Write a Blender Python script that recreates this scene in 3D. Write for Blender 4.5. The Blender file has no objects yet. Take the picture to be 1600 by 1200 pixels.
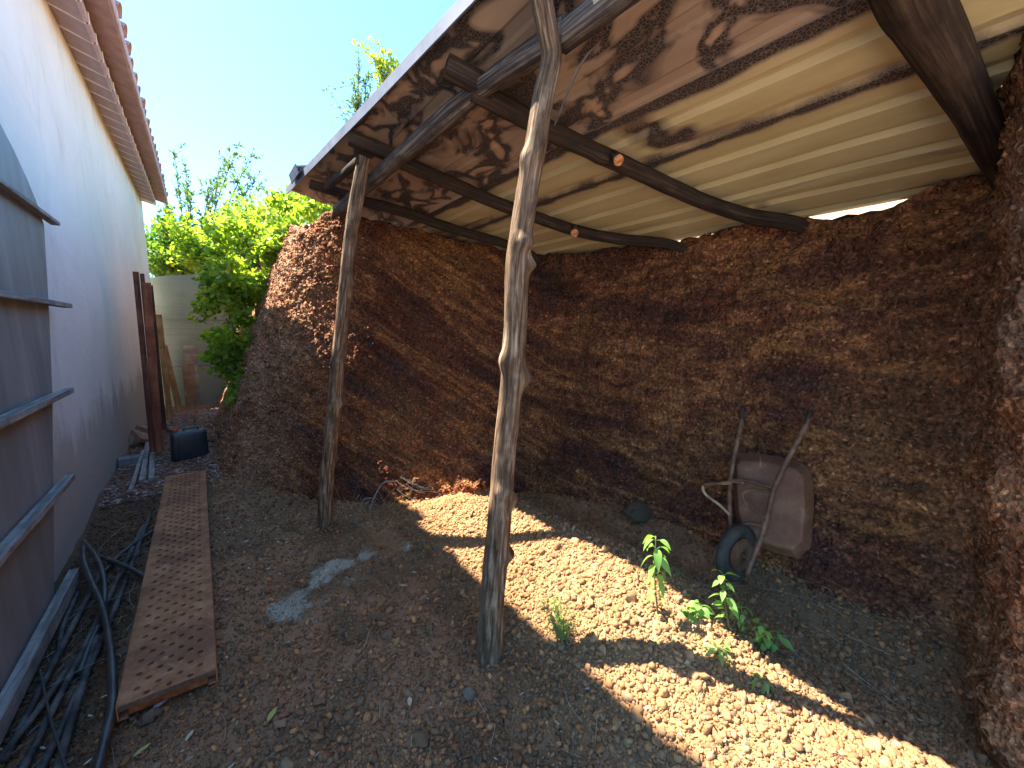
import bpy, math, random
import numpy as np
from mathutils import Vector, Matrix
random.seed(7); rng = np.random.default_rng(7)
sc = bpy.context.scene
COL = sc.collection
PI = math.pi
# ------------------------------------------------------------------ camera
PITCH = math.radians(7.509); YAW = math.radians(36.019); EYE = 1.6; FPX = 660.0
cam = bpy.data.cameras.new('camera'); cam.lens = 36*FPX/1600; cam.sensor_width = 36
cam.clip_start = 0.05; cam.clip_end = 2000
co = bpy.data.objects.new('camera', cam); COL.objects.link(co)
co.location = (0, 0, EYE); co.rotation_euler = (PI/2-PITCH, 0, -YAW); sc.camera = co
# ------------------------------------------------------------------ sky, sun, exposure
SUN = Vector((-.38, .46, 1.0)).normalized()          # direction towards the sun
world = bpy.data.worlds.new('World'); sc.world = world; world.use_nodes = True
wn = world.node_tree.nodes; wl = world.node_tree.links
bg = wn['Background']; sky = wn.new('ShaderNodeTexSky'); sky.sky_type = 'NISHITA'; sky.sun_disc = False
sky.sun_elevation = math.asin(SUN.z); sky.sun_rotation = math.atan2(SUN.x, SUN.y)
sky.air_density = 1.0; sky.dust_density = 0.6; sky.ozone_density = 1.6
hue = wn.new('ShaderNodeMix'); hue.data_type = 'RGBA'; hue.blend_type = 'MULTIPLY'; hue.inputs[0].default_value = 1; hue.inputs[7].default_value = (.47, .78, 1, 1)
wl.new(sky.outputs[0], hue.inputs[6]); wl.new(hue.outputs[2], bg.inputs[0]); bg.inputs[1].default_value = .105
sl = bpy.data.lights.new('sun', 'SUN'); sl.energy = 4.0; sl.angle = math.radians(.55); sl.color = (1, .91, .76)
so = bpy.data.objects.new('sun', sl); COL.objects.link(so)
so.rotation_euler = SUN.to_track_quat('Z', 'Y').to_euler(); so.location = (-5, 6, 20)
vs = sc.view_settings; vs.view_transform = 'Standard'; vs.look = 'None'; vs.gamma = 1; vs.use_curve_mapping = False
vs.exposure = 2.7
sc.cycles.max_bounces = 8; sc.cycles.diffuse_bounces = 5

# ------------------------------------------------------------------ numeric noise
def _h(ix, iy, iz, s):
    n = (ix*374761393 + iy*668265263 + iz*2147483647 + s*974711) & 0xffffffff
    n = ((n ^ (n >> 13))*1274126177) & 0xffffffff
    return ((n ^ (n >> 16)) & 0xffff)/65535.0
def vnoise(x, y, z=0., s=0):
    x, y, z = np.broadcast_arrays(np.asarray(x, float), np.asarray(y, float), np.asarray(z, float))
    ix, iy, iz = np.floor(x).astype(np.int64), np.floor(y).astype(np.int64), np.floor(z).astype(np.int64)
    fx, fy, fz = x-ix, y-iy, z-iz
    fx, fy, fz = fx*fx*(3-2*fx), fy*fy*(3-2*fy), fz*fz*(3-2*fz)
    r = 0
    for dx in (0, 1):
        for dy in (0, 1):
            for dz in (0, 1):
                w = (fx if dx else 1-fx)*(fy if dy else 1-fy)*(fz if dz else 1-fz)
                r = r + w*_h(ix+dx, iy+dy, iz+dz, s)
    return r*2-1
def fbm(x, y, z=0., f=1., o=4, g=.5, s=0):
    r = 0; a = 1.; t = 0
    for k in range(o):
        r = r + a*vnoise(np.asarray(x)*f, np.asarray(y)*f, np.asarray(z)*f, s+k*17); t += a; a *= g; f *= 2.07
    return r/t
def sst(a, b, x):
    t = np.clip((np.asarray(x, float)-a)/(b-a), 0, 1); return t*t*(3-2*t)

# ------------------------------------------------------------------ objects
def tag(o, label=None, cat=None, group=None, kind=None):
    if label: o['label'] = label
    if cat: o['category'] = cat
    if group: o['group'] = group
    if kind: o['kind'] = kind
    return o
def link(o, parent=None):
    COL.objects.link(o)
    if parent is not None: o.parent = parent
    return o
def mesh(name, V, F, mat=None, parent=None, smooth=False, uv=None, col=None, loc=None):
    """V (n,3); F: list of tuples or an (m,k) array of equal-sized faces; ONE mesh object"""
    me = bpy.data.meshes.new(name)
    V = np.asarray(V, dtype=np.float32)
    if isinstance(F, np.ndarray):
        m, k = F.shape
        me.vertices.add(len(V)); me.vertices.foreach_set('co', V.ravel())
        me.loops.add(m*k); me.loops.foreach_set('vertex_index', F.astype(np.int32).ravel())
        me.polygons.add(m); me.polygons.foreach_set('loop_start', np.arange(0, m*k, k, dtype=np.int32))
        me.update(calc_edges=True)
    else:
        me.from_pydata(V.tolist(), [], F); me.update()
    if uv is not None:
        l = me.uv_layers.new(name='UVMap'); idx = np.empty(len(me.loops), np.int32); me.loops.foreach_get('vertex_index', idx)
        l.data.foreach_set('uv', np.asarray(uv, np.float32)[idx].ravel())
    if col is not None:
        a = me.color_attributes.new('tint', 'FLOAT_COLOR', 'POINT')
        c = np.ones((len(V), 4), np.float32); c[:, :3] = col; a.data.foreach_set('color', c.ravel())
    if smooth: me.polygons.foreach_set('use_smooth', np.ones(len(me.polygons), bool))
    if mat: me.materials.append(mat)
    o = bpy.data.objects.new(name, me); link(o, parent)
    if loc is not None: o.location = loc
    return o
def thing(name, label, cat, loc=(0, 0, 0), group=None):
    o = bpy.data.objects.new(name, None); COL.objects.link(o); o.location = loc; o.empty_display_size = .1
    tag(o, label, cat, group); return o
def local(o, V):
    return np.asarray(V, float)-np.array(o.location[:])
class MB:
    def __init__(s): s.v = []; s.f = []; s.n = 0; s.uv = []
    def add(s, V, F, uv=None):
        V = [tuple(p) for p in V]; s.v += V; s.f += [tuple(i+s.n for i in f) for f in F]; s.n += len(V)
        s.uv += list(map(tuple, uv)) if uv is not None else [(p[0]+p[1], p[2]) for p in V]
    def build(s, name, mat, parent=None, smooth=False):
        V = s.v
        if parent is not None: V = local(parent, V)
        return mesh(name, V, s.f, mat, parent, smooth, uv=s.uv)
BOXF = [(0, 3, 2, 1), (4, 5, 6, 7), (0, 1, 5, 4), (1, 2, 6, 5), (2, 3, 7, 6), (3, 0, 4, 7)]
def box_pts(c, sx, sy, sz, M=None):
    P = [Vector((x*sx/2, y*sy/2, z*sz/2)) for z in (-1, 1) for x, y in ((-1, -1), (1, -1), (1, 1), (-1, 1))]
    if M is not None: P = [M @ p for p in P]
    return [tuple(Vector(c)+p) for p in P]
def frame_to(a, b, up=(0, 0, 1)):
    """matrix with x along a->b"""
    x = (Vector(b)-Vector(a)).normalized(); u = Vector(up)
    if abs(x.dot(u)) > .98: u = Vector((0, 1, 0))
    y = u.cross(x).normalized(); z = x.cross(y)
    return Matrix((x, y, z)).transposed()
def beam(mb, a, b, w, h, up=(0, 0, 1), bev=.004):
    """square-cut board from a to b, w across, h thick, edges bevelled"""
    M = frame_to(a, b, up); L = (Vector(b)-Vector(a)).length
    ring = [(-w/2, -h/2+bev), (-w/2+bev, -h/2), (w/2-bev, -h/2), (w/2, -h/2+bev), (w/2, h/2-bev), (w/2-bev, h/2), (-w/2+bev, h/2), (-w/2, h/2-bev)]
    n = max(2, int(L/.12)); V = []; F = []; UV = []
    for i in range(n+1):
        t = i/n
        for k, (y, z) in enumerate(ring):
            V.append(Vector(a)+M @ Vector((t*L, y, z))); UV.append((k/8*.4, t*L))
    for i in range(n):
        for k in range(8):
            F.append((i*8+k, i*8+(k+1) % 8, (i+1)*8+(k+1) % 8, (i+1)*8+k))
    F += [tuple(range(7, -1, -1)), tuple(n*8+k for k in range(8))]
    mb.add(V, F, UV)
def spline(P, step):
    P = [np.array(p, float) for p in P]
    P = [2*P[0]-P[1]]+P+[2*P[-1]-P[-2]]; out = []
    for i in range(1, len(P)-2):
        a, b, c, d = P[i-1:i+3]; n = max(1, int(np.linalg.norm((c-b)[:3])/step))
        for k in range(n):
            t = k/n
            out.append(.5*((2*b)+(-a+c)*t+(2*a-5*b+4*c-d)*t*t+(-a+3*b-3*c+d)*t**3))
    out.append(P[-2]); return np.array(out)
def tube(mb, P, r, seg=10, step=.03, rough=0., knots=(), seed=0, cap=True, flat=1.):
    """rounded pole through P; P rows are x,y,z or x,y,z,radius; knots: (distance, angle, height, width)"""
    P = [tuple(p) if len(p) == 4 else tuple(p)+(r,) for p in P]
    S = spline(P, step); n = len(S); C = S[:, :3]; R = S[:, 3]
    T = np.gradient(C, axis=0); T /= np.linalg.norm(T, axis=1)[:, None]
    d = np.concatenate([[0], np.cumsum(np.linalg.norm(np.diff(C, axis=0), axis=1))])
    u = np.cross(T[0], (0, 0, 1.)); 
    if np.linalg.norm(u) < .2: u = np.cross(T[0], (0, 1., 0))
    U = []
    for i in range(n):
        u = u-T[i]*(u@T[i]); u = u/np.linalg.norm(u); U.append(u)
    U = np.array(U); W = np.cross(T, U)
    th = np.linspace(0, 2*PI, seg, endpoint=False)
    rr = R[:, None]*np.ones(seg)[None]
    if rough:
        rr = rr*(1+rough*fbm(np.cos(th)[None]*2, np.sin(th)[None]*2, (d/.16)[:, None], f=1, o=3, s=seed)+rough*.5*vnoise(np.cos(th)[None]*5, np.sin(th)[None]*5, (d/.5)[:, None], seed+3))
    for (kd, ka, kh, kw) in knots:
        da = (th-ka+PI) % (2*PI)-PI
        rr = rr+kh*np.exp(-((d[:, None]-kd)/kw)**2-(da[None]/.75)**2)
    V = C[:, None]+rr[..., None]*(np.cos(th)[None, :, None]*U[:, None]*1.+np.sin(th)[None, :, None]*W[:, None]*flat)
    V = V.reshape(-1, 3)
    i = np.arange(n-1)[:, None]*seg; k = np.arange(seg)[None]; k2 = (k+1) % seg
    F = np.stack([i+k, i+k2, i+seg+k2, i+seg+k], -1).reshape(-1, 4).tolist()
    UV = np.stack([np.broadcast_to(th[None]/(2*PI), (n, seg)), np.broadcast_to(d[:, None], (n, seg))], -1).reshape(-1, 2)
    if cap: F += [tuple(range(seg-1, -1, -1)), tuple((n-1)*seg+q for q in range(seg))]
    mb.add(V, F, UV)

# ------------------------------------------------------------------ materials
def newmat(name, rough=.8, spec=.3):
    m = bpy.data.materials.new(name); m.use_nodes = True; t = m.node_tree; b = t.nodes['Principled BSDF']
    b.inputs['Roughness'].default_value = rough; b.inputs['Specular IOR Level'].default_value = spec
    return m, t, b
def N(t, k, **kw):
    n = t.nodes.new(k)
    for a, v in kw.items():
        if a.startswith('i_'): n.inputs[a[2:].replace('_', ' ')].default_value = v
        else: setattr(n, a, v)
    return n
def coords(t, scale=(1, 1, 1), kind='Object', rot=(0, 0, 0)):
    c = N(t, 'ShaderNodeTexCoord'); m = N(t, 'ShaderNodeMapping'); m.inputs['Scale'].default_value = scale; m.inputs['Rotation'].default_value = rot
    t.links.new(c.outputs[kind], m.inputs[0]); return m.outputs[0]
def noise(t, vec, scale, detail=4, rough=.55, dist=0.):
    n = N(t, 'ShaderNodeTexNoise'); n.inputs['Scale'].default_value = scale; n.inputs['Detail'].default_value = detail
    n.inputs['Roughness'].default_value = rough; n.inputs['Distortion'].default_value = dist; t.links.new(vec, n.inputs['Vector']); return n.outputs['Fac']
def ramp(t, fac, stops, interp='LINEAR'):
    r = N(t, 'ShaderNodeValToRGB'); e = r.color_ramp.elements; r.color_ramp.interpolation = interp
    while len(e) < len(stops): e.new(.5)
    for x, (p, c) in zip(e, stops): x.position = p; x.color = (c[0], c[1], c[2], 1) if hasattr(c, '__len__') else (c, c, c, 1)
    t.links.new(fac, r.inputs[0]); return r.outputs[0]
def mix(t, fac, a, b, mode='MIX'):
    m = N(t, 'ShaderNodeMix', data_type='RGBA', blend_type=mode)
    for s, v in ((m.inputs[0], fac), (m.inputs[6], a), (m.inputs[7], b)):
        if isinstance(v, bpy.types.NodeSocket): t.links.new(v, s)
        else: s.default_value = v if not hasattr(v, '__len__') else (*v, 1)
    return m.outputs[2]
def bump(t, b, h, strength=.5, dist=.01, prev=None):
    n = N(t, 'ShaderNodeBump'); n.inputs['Strength'].default_value = strength; n.inputs['Distance'].default_value = dist
    t.links.new(h, n.inputs['Height'])
    if prev is not None: t.links.new(prev, n.inputs['Normal'])
    t.links.new(n.outputs[0], b.inputs['Normal']); return n.outputs[0]
def voro(t, vec, scale, feat='F1', out='Distance'):
    n = N(t, 'ShaderNodeTexVoronoi', feature=feat); n.inputs['Scale'].default_value = scale; t.links.new(vec, n.inputs['Vector']); return n.outputs[out]

def earth_material(name, tone=1.0):
    m, t, b = newmat(name, .95, .12)
    v = coords(t)
    big = noise(t, v, .8, 3); med = noise(t, v, 3.5, 7, .7); fine = noise(t, v, 45, 4, .7)
    # strata: height plus a dip along x
    sx = N(t, 'ShaderNodeSeparateXYZ'); t.links.new(v, sx.inputs[0])
    ax = N(t, 'ShaderNodeMath', operation='MULTIPLY_ADD'); t.links.new(sx.outputs[0], ax.inputs[0]); ax.inputs[1].default_value = .8; t.links.new(sx.outputs[2], ax.inputs[2])
    cb = N(t, 'ShaderNodeCombineXYZ'); t.links.new(ax.outputs[0], cb.inputs[2])
    m2 = N(t, 'ShaderNodeMath', operation='MULTIPLY'); t.links.new(sx.outputs[0], m2.inputs[0]); m2.inputs[1].default_value = .3
    m3 = N(t, 'ShaderNodeMath', operation='MULTIPLY'); t.links.new(sx.outputs[1], m3.inputs[0]); m3.inputs[1].default_value = .3
    t.links.new(m2.outputs[0], cb.inputs[0]); t.links.new(m3.outputs[0], cb.inputs[1])
    band = noise(t, cb.outputs[0], 2.9, 6, .58, .15)
    c = ramp(t, band, [(.30, (.030*tone, .022*tone, .020*tone)), (.40, (.070*tone, .026*tone, .016*tone)), (.48, (.105*tone, .038*tone, .017*tone)), (.535, (.21*tone, .088*tone, .031*tone)), (.58, (.10*tone, .036*tone, .018*tone)), (.66, (.22*tone, .088*tone, .033*tone)), (.76, (.06*tone, .026*tone, .018*tone))])
    c = mix(t, ramp(t, med, [(.40, 0.), (.66, .6)]), c, (.070*tone, .030*tone, .019*tone))
    cb2 = N(t, 'ShaderNodeVectorMath', operation='MULTIPLY'); t.links.new(cb.outputs[0], cb2.inputs[0]); cb2.inputs[1].default_value = (3, 3, 9)
    lam = noise(t, cb2.outputs[0], 1.6, 6, .7)
    c = mix(t, 1., c, ramp(t, lam, [(.3, .62), (.5, 1.), (.7, 1.4)]), 'MULTIPLY')
    c = mix(t, ramp(t, big, [(.55, 0.), (.75, .35)]), c, (.19*tone, .10*tone, .038*tone))
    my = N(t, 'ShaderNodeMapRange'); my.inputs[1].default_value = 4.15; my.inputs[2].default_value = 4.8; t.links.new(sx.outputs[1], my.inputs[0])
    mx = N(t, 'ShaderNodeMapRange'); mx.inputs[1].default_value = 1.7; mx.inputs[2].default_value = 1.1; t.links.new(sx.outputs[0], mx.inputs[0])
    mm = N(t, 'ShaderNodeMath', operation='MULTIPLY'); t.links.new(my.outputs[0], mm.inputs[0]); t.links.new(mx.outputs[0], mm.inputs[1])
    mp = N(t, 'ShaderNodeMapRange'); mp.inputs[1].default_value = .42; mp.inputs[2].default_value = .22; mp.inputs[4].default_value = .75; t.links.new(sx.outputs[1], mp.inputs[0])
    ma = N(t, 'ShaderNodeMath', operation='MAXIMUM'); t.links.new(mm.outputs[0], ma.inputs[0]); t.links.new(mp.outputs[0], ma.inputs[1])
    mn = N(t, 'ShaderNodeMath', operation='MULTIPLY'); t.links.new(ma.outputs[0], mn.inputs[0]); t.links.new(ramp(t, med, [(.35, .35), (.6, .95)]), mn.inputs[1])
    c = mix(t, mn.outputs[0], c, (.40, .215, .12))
    cell = voro(t, v, 70, 'F1', 'Color'); sp = N(t, 'ShaderNodeSeparateColor'); t.links.new(cell, sp.inputs[0])
    c = mix(t, 1., c, ramp(t, sp.outputs[0], [(0, .55), (.6, 1.), (.92, 1.25), (1, 2.1)]), 'MULTIPLY')
    c = mix(t, 1., c, ramp(t, fine, [(.3, .6), (.7, 1.35)]), 'MULTIPLY')
    t.links.new(c, b.inputs['Base Color'])
    p = bump(t, b, voro(t, v, 48), 1., .018); p = bump(t, b, fine, 1., .012, p)
    return m
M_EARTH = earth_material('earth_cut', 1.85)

def tinted_material(name, rough=.9, grain=220, attr='tint', vary=.35):
    m, t, b = newmat(name, rough, .15)
    a = N(t, 'ShaderNodeAttribute', attribute_name=attr); v = coords(t); g = noise(t, v, grain, 4, .7)
    c = mix(t, 1., a.outputs['Color'], ramp(t, g, [(.25, 1-vary), (.75, 1+vary)]), 'MULTIPLY')
    t.links.new(c, b.inputs['Base Color']); bump(t, b, g, .7, .004); return m
M_GRAVEL = tinted_material('scoria_gravel', .92, 160)
M_LITTER = tinted_material('dry_leaf', .75, 90, vary=.2)
M_SOIL = tinted_material('soil', .97, 120, vary=.45)

def wood_material(name, c1, c2, c3, rough=.8, sc_=(14, 1.2, 1), b_=.6, lo=.35, hi=.65):
    m, t, b = newmat(name, rough, .2); v = coords(t, (sc_[0], sc_[1], 1), 'UV')
    # u wraps the pole, v runs along it
    n1 = noise(t, v, 1.6, 6, .65, .6); v2 = coords(t, (2.2, 3.5, 1), 'UV'); n2 = noise(t, v2, 1.5, 4, .6)
    c = ramp(t, n1, [(lo, c1), (.5, c2), (hi, c3)]); c = mix(t, ramp(t, n2, [(.45, 0.), (.62, .7)]), c, c1)
    t.links.new(c, b.inputs['Base Color']); bump(t, b, n1, b_, .006); return m
M_POST = wood_material('peeled_post', (.05, .028, .016), (.19, .115, .065), (.42, .30, .20), sc_=(11, 3.0, 1), b_=.9)
M_LOG = wood_material('bark_log', (.018, .012, .010), (.045, .028, .02), (.10, .065, .045))
M_PURLIN = wood_material('weathered_purlin', (.04, .03, .028), (.12, .09, .075), (.30, .25, .21))
M_CUT = wood_material('fresh_cut_wood', (.34, .10, .03), (.55, .22, .09), (.68, .36, .18), sc_=(3, 3, 1), b_=.2)
M_REDWOOD = wood_material('reddish_timber', (.15, .04, .018), (.28, .085, .035), (.38, .14, .06), b_=.3)
M_DARKWOOD = wood_material('dark_timber', (.05, .019, .012), (.12, .042, .022), (.19, .08, .045), b_=.3)
M_YELWOOD = wood_material('yellow_timber', (.24, .10, .03), (.42, .20, .07), (.52, .29, .12), b_=.3)
M_GREYWOOD = wood_material('grey_weathered_wood', (.16, .135, .11), (.30, .26, .215), (.44, .39, .33), b_=.4)
M_BROWNBOARD = wood_material('tan_board', (.17, .12, .075), (.26, .19, .12), (.33, .25, .17), b_=.2)

def plaster_material():
    m, t, b = newmat('white_plaster', .85, .2); v = coords(t)
    n = noise(t, v, .9, 5, .6); n2 = noise(t, coords(t, (1, 1, .4)), 2.4, 7, .7); f = noise(t, v, 60, 3)
    c = ramp(t, n, [(.3, (.70, .63, .545)), (.7, (.80, .735, .645))])
    c = mix(t, ramp(t, n2, [(.56, 0.), (.78, .55)]), c, (.50, .43, .36))
    sx = N(t, 'ShaderNodeSeparateXYZ'); t.links.new(v, sx.inputs[0])
    # dirt splashed up from the ground and a rusty run under the eaves, both with ragged edges
    ad = N(t, 'ShaderNodeMath', operation='MULTIPLY_ADD'); t.links.new(n2, ad.inputs[0]); ad.inputs[1].default_value = -1.3; t.links.new(sx.outputs[2], ad.inputs[2])
    c = mix(t, ramp(t, ad.outputs[0], [(0., .6), (.25, 0.)]), c, (.36, .27, .20))
    au = N(t, 'ShaderNodeMath', operation='MULTIPLY_ADD'); t.links.new(n2, au.inputs[0]); au.inputs[1].default_value = 1.1; t.links.new(sx.outputs[2], au.inputs[2])
    mr = N(t, 'ShaderNodeMapRange'); mr.inputs[1].default_value = 4.85; mr.inputs[2].default_value = 5.4; t.links.new(au.outputs[0], mr.inputs[0])
    c = mix(t, mr.outputs[0], c, (.50, .36, .26))
    t.links.new(c, b.inputs['Base Color']); ck = voro(t, coords(t, (1, 1, .8)), 1.1, 'DISTANCE_TO_EDGE'); wob = noise(t, v, 7, 5, .7)
    hl = N(t, 'ShaderNodeMath', operation='MULTIPLY_ADD'); t.links.new(wob, hl.inputs[0]); hl.inputs[1].default_value = -.05; t.links.new(ck, hl.inputs[2])
    c = mix(t, ramp(t, hl.outputs[0], [(0.0, .06), (.006, 0.)]), c, (.42, .35, .30)); t.links.new(c, b.inputs['Base Color'])
    tr_ = noise(t, coords(t, (1, .5, 1.4)), 7, 3, .5, 1.2)
    p = bump(t, b, n, .5, .03); p = bump(t, b, tr_, .35, .008, p); bump(t, b, f, .3, .004, p); return m
M_PLASTER = plaster_material()

def simple(name, c1, c2, scale=8, rough=.7, spec=.3, b_=.3, bd=.004, metal=0., det=5, lo=.35, hi=.65, kind='Object'):
    m, t, b = newmat(name, rough, spec); v = coords(t, kind=kind); n = noise(t, v, scale, det, .65)
    t.links.new(ramp(t, n, [(lo, c1), (hi, c2)]), b.inputs['Base Color']); b.inputs['Metallic'].default_value = metal
    if b_: bump(t, b, noise(t, v, scale*6, 3), b_, bd)
    return m
M_MORTAR = simple('pale_mortar', (.62, .55, .53), (.76, .69, .66))
M_SOFFIT = simple('soffit_tile', (.31, .23, .26), (.42, .32, .34), 5)
M_TILE = simple('clay_tile', (.28, .16, .14), (.40, .25, .22), 6, .8)
M_BRICK = simple('terracotta', (.34, .15, .09), (.46, .23, .14), 9, .9)
M_BLOCK = simple('grey_block', (.16, .15, .14), (.27, .26, .24), 14, .9)
M_HOSE = simple('black_rubber_hose', (.020, .018, .015), (.075, .062, .048), 9, .45, .5)
M_PIPE = simple('dusty_grey_pipe', (.032, .027, .022), (.20, .165, .13), 7, .7, .3, lo=.4, hi=.75)
M_JERRY = simple('black_plastic', (.018, .019, .024), (.035, .036, .042), 6, .38, .5, .15)
M_RED = simple('red_plastic', (.5, .03, .015), (.6, .05, .02), 6, .4)
M_TYRE = simple('tyre_rubber', (.03, .027, .023), (.075, .065, .05), 12, .8)
M_WIRE = simple('old_wire', (.035, .03, .026), (.09, .075, .06), 14, .6)
M_BRANCH = simple('branch_bark', (.06, .045, .03), (.14, .11, .07), 14, .9)
M_WHITE = simple('white_scrap', (.55, .53, .55), (.8, .78, .8), 20, .6)
M_TRIM = simple('galvanised_trim', (.10, .12, .17), (.17, .19, .25), 5, .5, .4, .1)

def rust_material(name, base, dark, light, scale=14, rough=.85):
    m, t, b = newmat(name, rough, .25); v = coords(t); n = noise(t, v, scale, 6, .7); n2 = noise(t, v, scale*.28, 4, .6); f = noise(t, v, 160, 3)
    c = ramp(t, n, [(.3, dark), (.5, base), (.72, light)]); c = mix(t, ramp(t, n2, [(.45, 0.), (.62, .75)]), c, dark); n3 = noise(t, v, scale*.6, 6, .75, .5); c = mix(t, ramp(t, n3, [(.58, 0.), (.7, .6)]), c, tuple(min(1, k*1.25) for k in light))
    t.links.new(c, b.inputs['Base Color']); p = bump(t, b, f, .4, .002); bump(t, b, n, .3, .004, p); return m
M_RUST = rust_material('rusted_steel', (.40, .165, .065), (.19, .075, .038), (.50, .26, .12))
M_RUSTRED = rust_material('orange_rust', (.30, .075, .02), (.12, .035, .015), (.42, .14, .04), 25)
M_TRAY = rust_material('rusty_brown_paint', (.21, .095, .048), (.12, .052, .03), (.33, .20, .12), 6, .6)
_t = M_TRAY.node_tree; _b = _t.nodes['Principled BSDF']; _c = _b.inputs['Base Color'].links[0].from_socket
_w = coords(_t); _n = noise(_t, _w, 9, 7, .75, .8)
_t.links.new(mix(_t, ramp(_t, _n, [(.60, 0.), (.66, .7)]), _c, (.34, .27, .22)), _b.inputs['Base Color'])
M_SCRAPE = rust_material('scraped_metal', (.28, .21, .19), (.16, .10, .08), (.42, .34, .31), 30, .6)
M_FRAME = rust_material('rusty_tube', (.17, .085, .045), (.08, .04, .022), (.28, .16, .10), 20, .6)
M_BRASS = rust_material('bare_tan_metal', (.40, .26, .13), (.2, .11, .06), (.52, .38, .22), 20, .6)

def gate_material():
    m, t, b = newmat('grey_gate_sheet', .6, .35); v = coords(t, (1, 1, .12)); n = noise(t, v, 5, 5, .6); v2 = coords(t); n2 = noise(t, v2, 2.2, 4)
    c = ramp(t, n, [(.35, (.20, .185, .165)), (.6, (.29, .265, .24)), (.75, (.38, .32, .26))]); c = mix(t, ramp(t, n2, [(.5, 0.), (.75, .5)]), c, (.20, .16, .14))
    t.links.new(c, b.inputs['Base Color']); bump(t, b, n, .2, .006); return m
M_GATE = gate_material()

def sheet_material(name, burnt):
    m, t, b = newmat(name, .5, .35)
    v = coords(t); base = noise(t, coords(t, (1, .2, 1)), 7, 5, .6)
    if burnt: c = ramp(t, base, [(.3, (.34, .22, .15)), (.7, (.50, .35, .24))])
    else: c = ramp(t, base, [(.3, (.50, .39, .19)), (.7, (.66, .53, .29))])
    vs_ = coords(t, (1.5, .8, 1) if burnt else (1.2, .42, 1)); n = noise(t, vs_, 3.8 if burnt else 2.0, 3, .5, .6)
    crack = voro(t, coords(t, (1, .8, 1)), 80, 'DISTANCE_TO_EDGE'); ck = ramp(t, crack, [(.02, (.20, .14, .11)), (.09, (.035, .026, .024))])
    k = .0 if burnt else .12
    halo = ramp(t, n, [(.46+k, 0.), (.53+k, .8), (.60+k, 1.), (.66+k, .15), (.70+k, .0)])
    core = ramp(t, n, [(.525+k, 0.), (.54+k, 1.), (.60+k, 1.), (.625+k, 0.)])
    c = mix(t, halo, c, (.11, .07, .06)); c = mix(t, core, c, ck)
    c = mix(t, ramp(t, n, [(.62+k, 0.), (.68+k, .8)]), c, (.55, .33, .2))
    if not burnt:
        # scorched lap line where the sheets overlap, x = 2.05 and beside x = 1.70
        sx = N(t, 'ShaderNodeSeparateXYZ'); t.links.new(v, sx.inputs[0])
        w = noise(t, coords(t, (2, 2.2, 2)), 1.6, 4, .6)
        for x0, wd in ((2.052-1.8, .020), (1.70-1.8, .030)):
            a = N(t, 'ShaderNodeMath', operation='SUBTRACT'); t.links.new(sx.outputs[0], a.inputs[0]); a.inputs[1].default_value = x0
            d = N(t, 'ShaderNodeMath', operation='ABSOLUTE'); t.links.new(a.outputs[0], d.inputs[0])
            e = N(t, 'ShaderNodeMath', operation='MULTIPLY_ADD'); t.links.new(w, e.inputs[0]); e.inputs[1].default_value = -.075; t.links.new(d.outputs[0], e.inputs[2])
            mr = N(t, 'ShaderNodeMapRange'); mr.inputs[1].default_value = wd-.045; mr.inputs[2].default_value = wd-.035+.012; mr.inputs[3].default_value = 1; mr.inputs[4].default_value = 0; t.links.new(e.outputs[0], mr.inputs[0])
            mh = N(t, 'ShaderNodeMapRange'); mh.inputs[1].default_value = wd-.05; mh.inputs[2].default_value = wd+.02; mh.inputs[3].default_value = .55; mh.inputs[4].default_value = 0; t.links.new(e.outputs[0], mh.inputs[0])
            c = mix(t, mh.outputs[0], c, (.36, .2, .12)); c = mix(t, mr.outputs[0], c, ck)
    t.links.new(c, b.inputs['Base Color']); bump(t, b, noise(t, v, 30, 3), .12, .004); return m
M_SHEET_BURNT = sheet_material('scorched_sheet', True)
M_SHEET = sheet_material('cream_sheet', False)

M_SHEETTOP = simple('low_bounce_sheet_top', (.10, .075, .06), (.20, .15, .12), 5, .8, .2)  # unseen top side, made dark to cut sun bounce onto the house wall
def concrete_material():
    m, t, b = newmat('board_marked_concrete', .9, .15); v = coords(t); n = noise(t, v, 1.2, 5, .6); l = noise(t, coords(t, (.25, .25, 9)), 2.2, 4, .6)
    c = ramp(t, n, [(.3, (.18, .215, .17)), (.7, (.27, .30, .245))]); c = mix(t, ramp(t, l, [(.55, 0.), (.7, .45)]), c, (.17, .17, .15))
    t.links.new(c, b.inputs['Base Color']); bump(t, b, l, .5, .02); return m
M_CONCRETE = concrete_material()

def leaf_material(name, c1, c2, c3, trans=.45):
    m, t, b = newmat(name, .5, .35)
    g = N(t, 'ShaderNodeNewGeometry'); c = ramp(t, g.outputs['Random Per Island'], [(0, c1), (.55, c2), (1, c3)])
    t.links.new(c, b.inputs['Base Color'])
    tr = N(t, 'ShaderNodeBsdfTranslucent'); t.links.new(mix(t, 1., c, (1.7, 1.9, .6), 'MULTIPLY'), tr.inputs[0])
    ms = N(t, 'ShaderNodeMixShader'); ms.inputs[0].default_value = trans
    out = t.nodes['Material Output']; t.links.new(b.outputs[0], ms.inputs[1]); t.links.new(tr.outputs[0], ms.inputs[2]); t.links.new(ms.outputs[0], out.inputs[0]); return m
M_VINE = leaf_material('creeper_leaf', (.11, .17, .03), (.22, .32, .045), (.40, .40, .07), .6)
M_TREE1 = leaf_material('grey_green_leaf', (.07, .12, .06), (.11, .17, .085), (.17, .23, .11))
M_BUSH = leaf_material('bush_leaf', (.05, .10, .02), (.09, .17, .03), (.17, .26, .05))
M_YELLEAF = leaf_material('yellow_green_leaf', (.16, .22, .02), (.26, .30, .03), (.34, .36, .05))
M_PLANT = leaf_material('seedling_leaf', (.12, .24, .06), (.18, .34, .08), (.28, .42, .12), .45)
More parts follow.
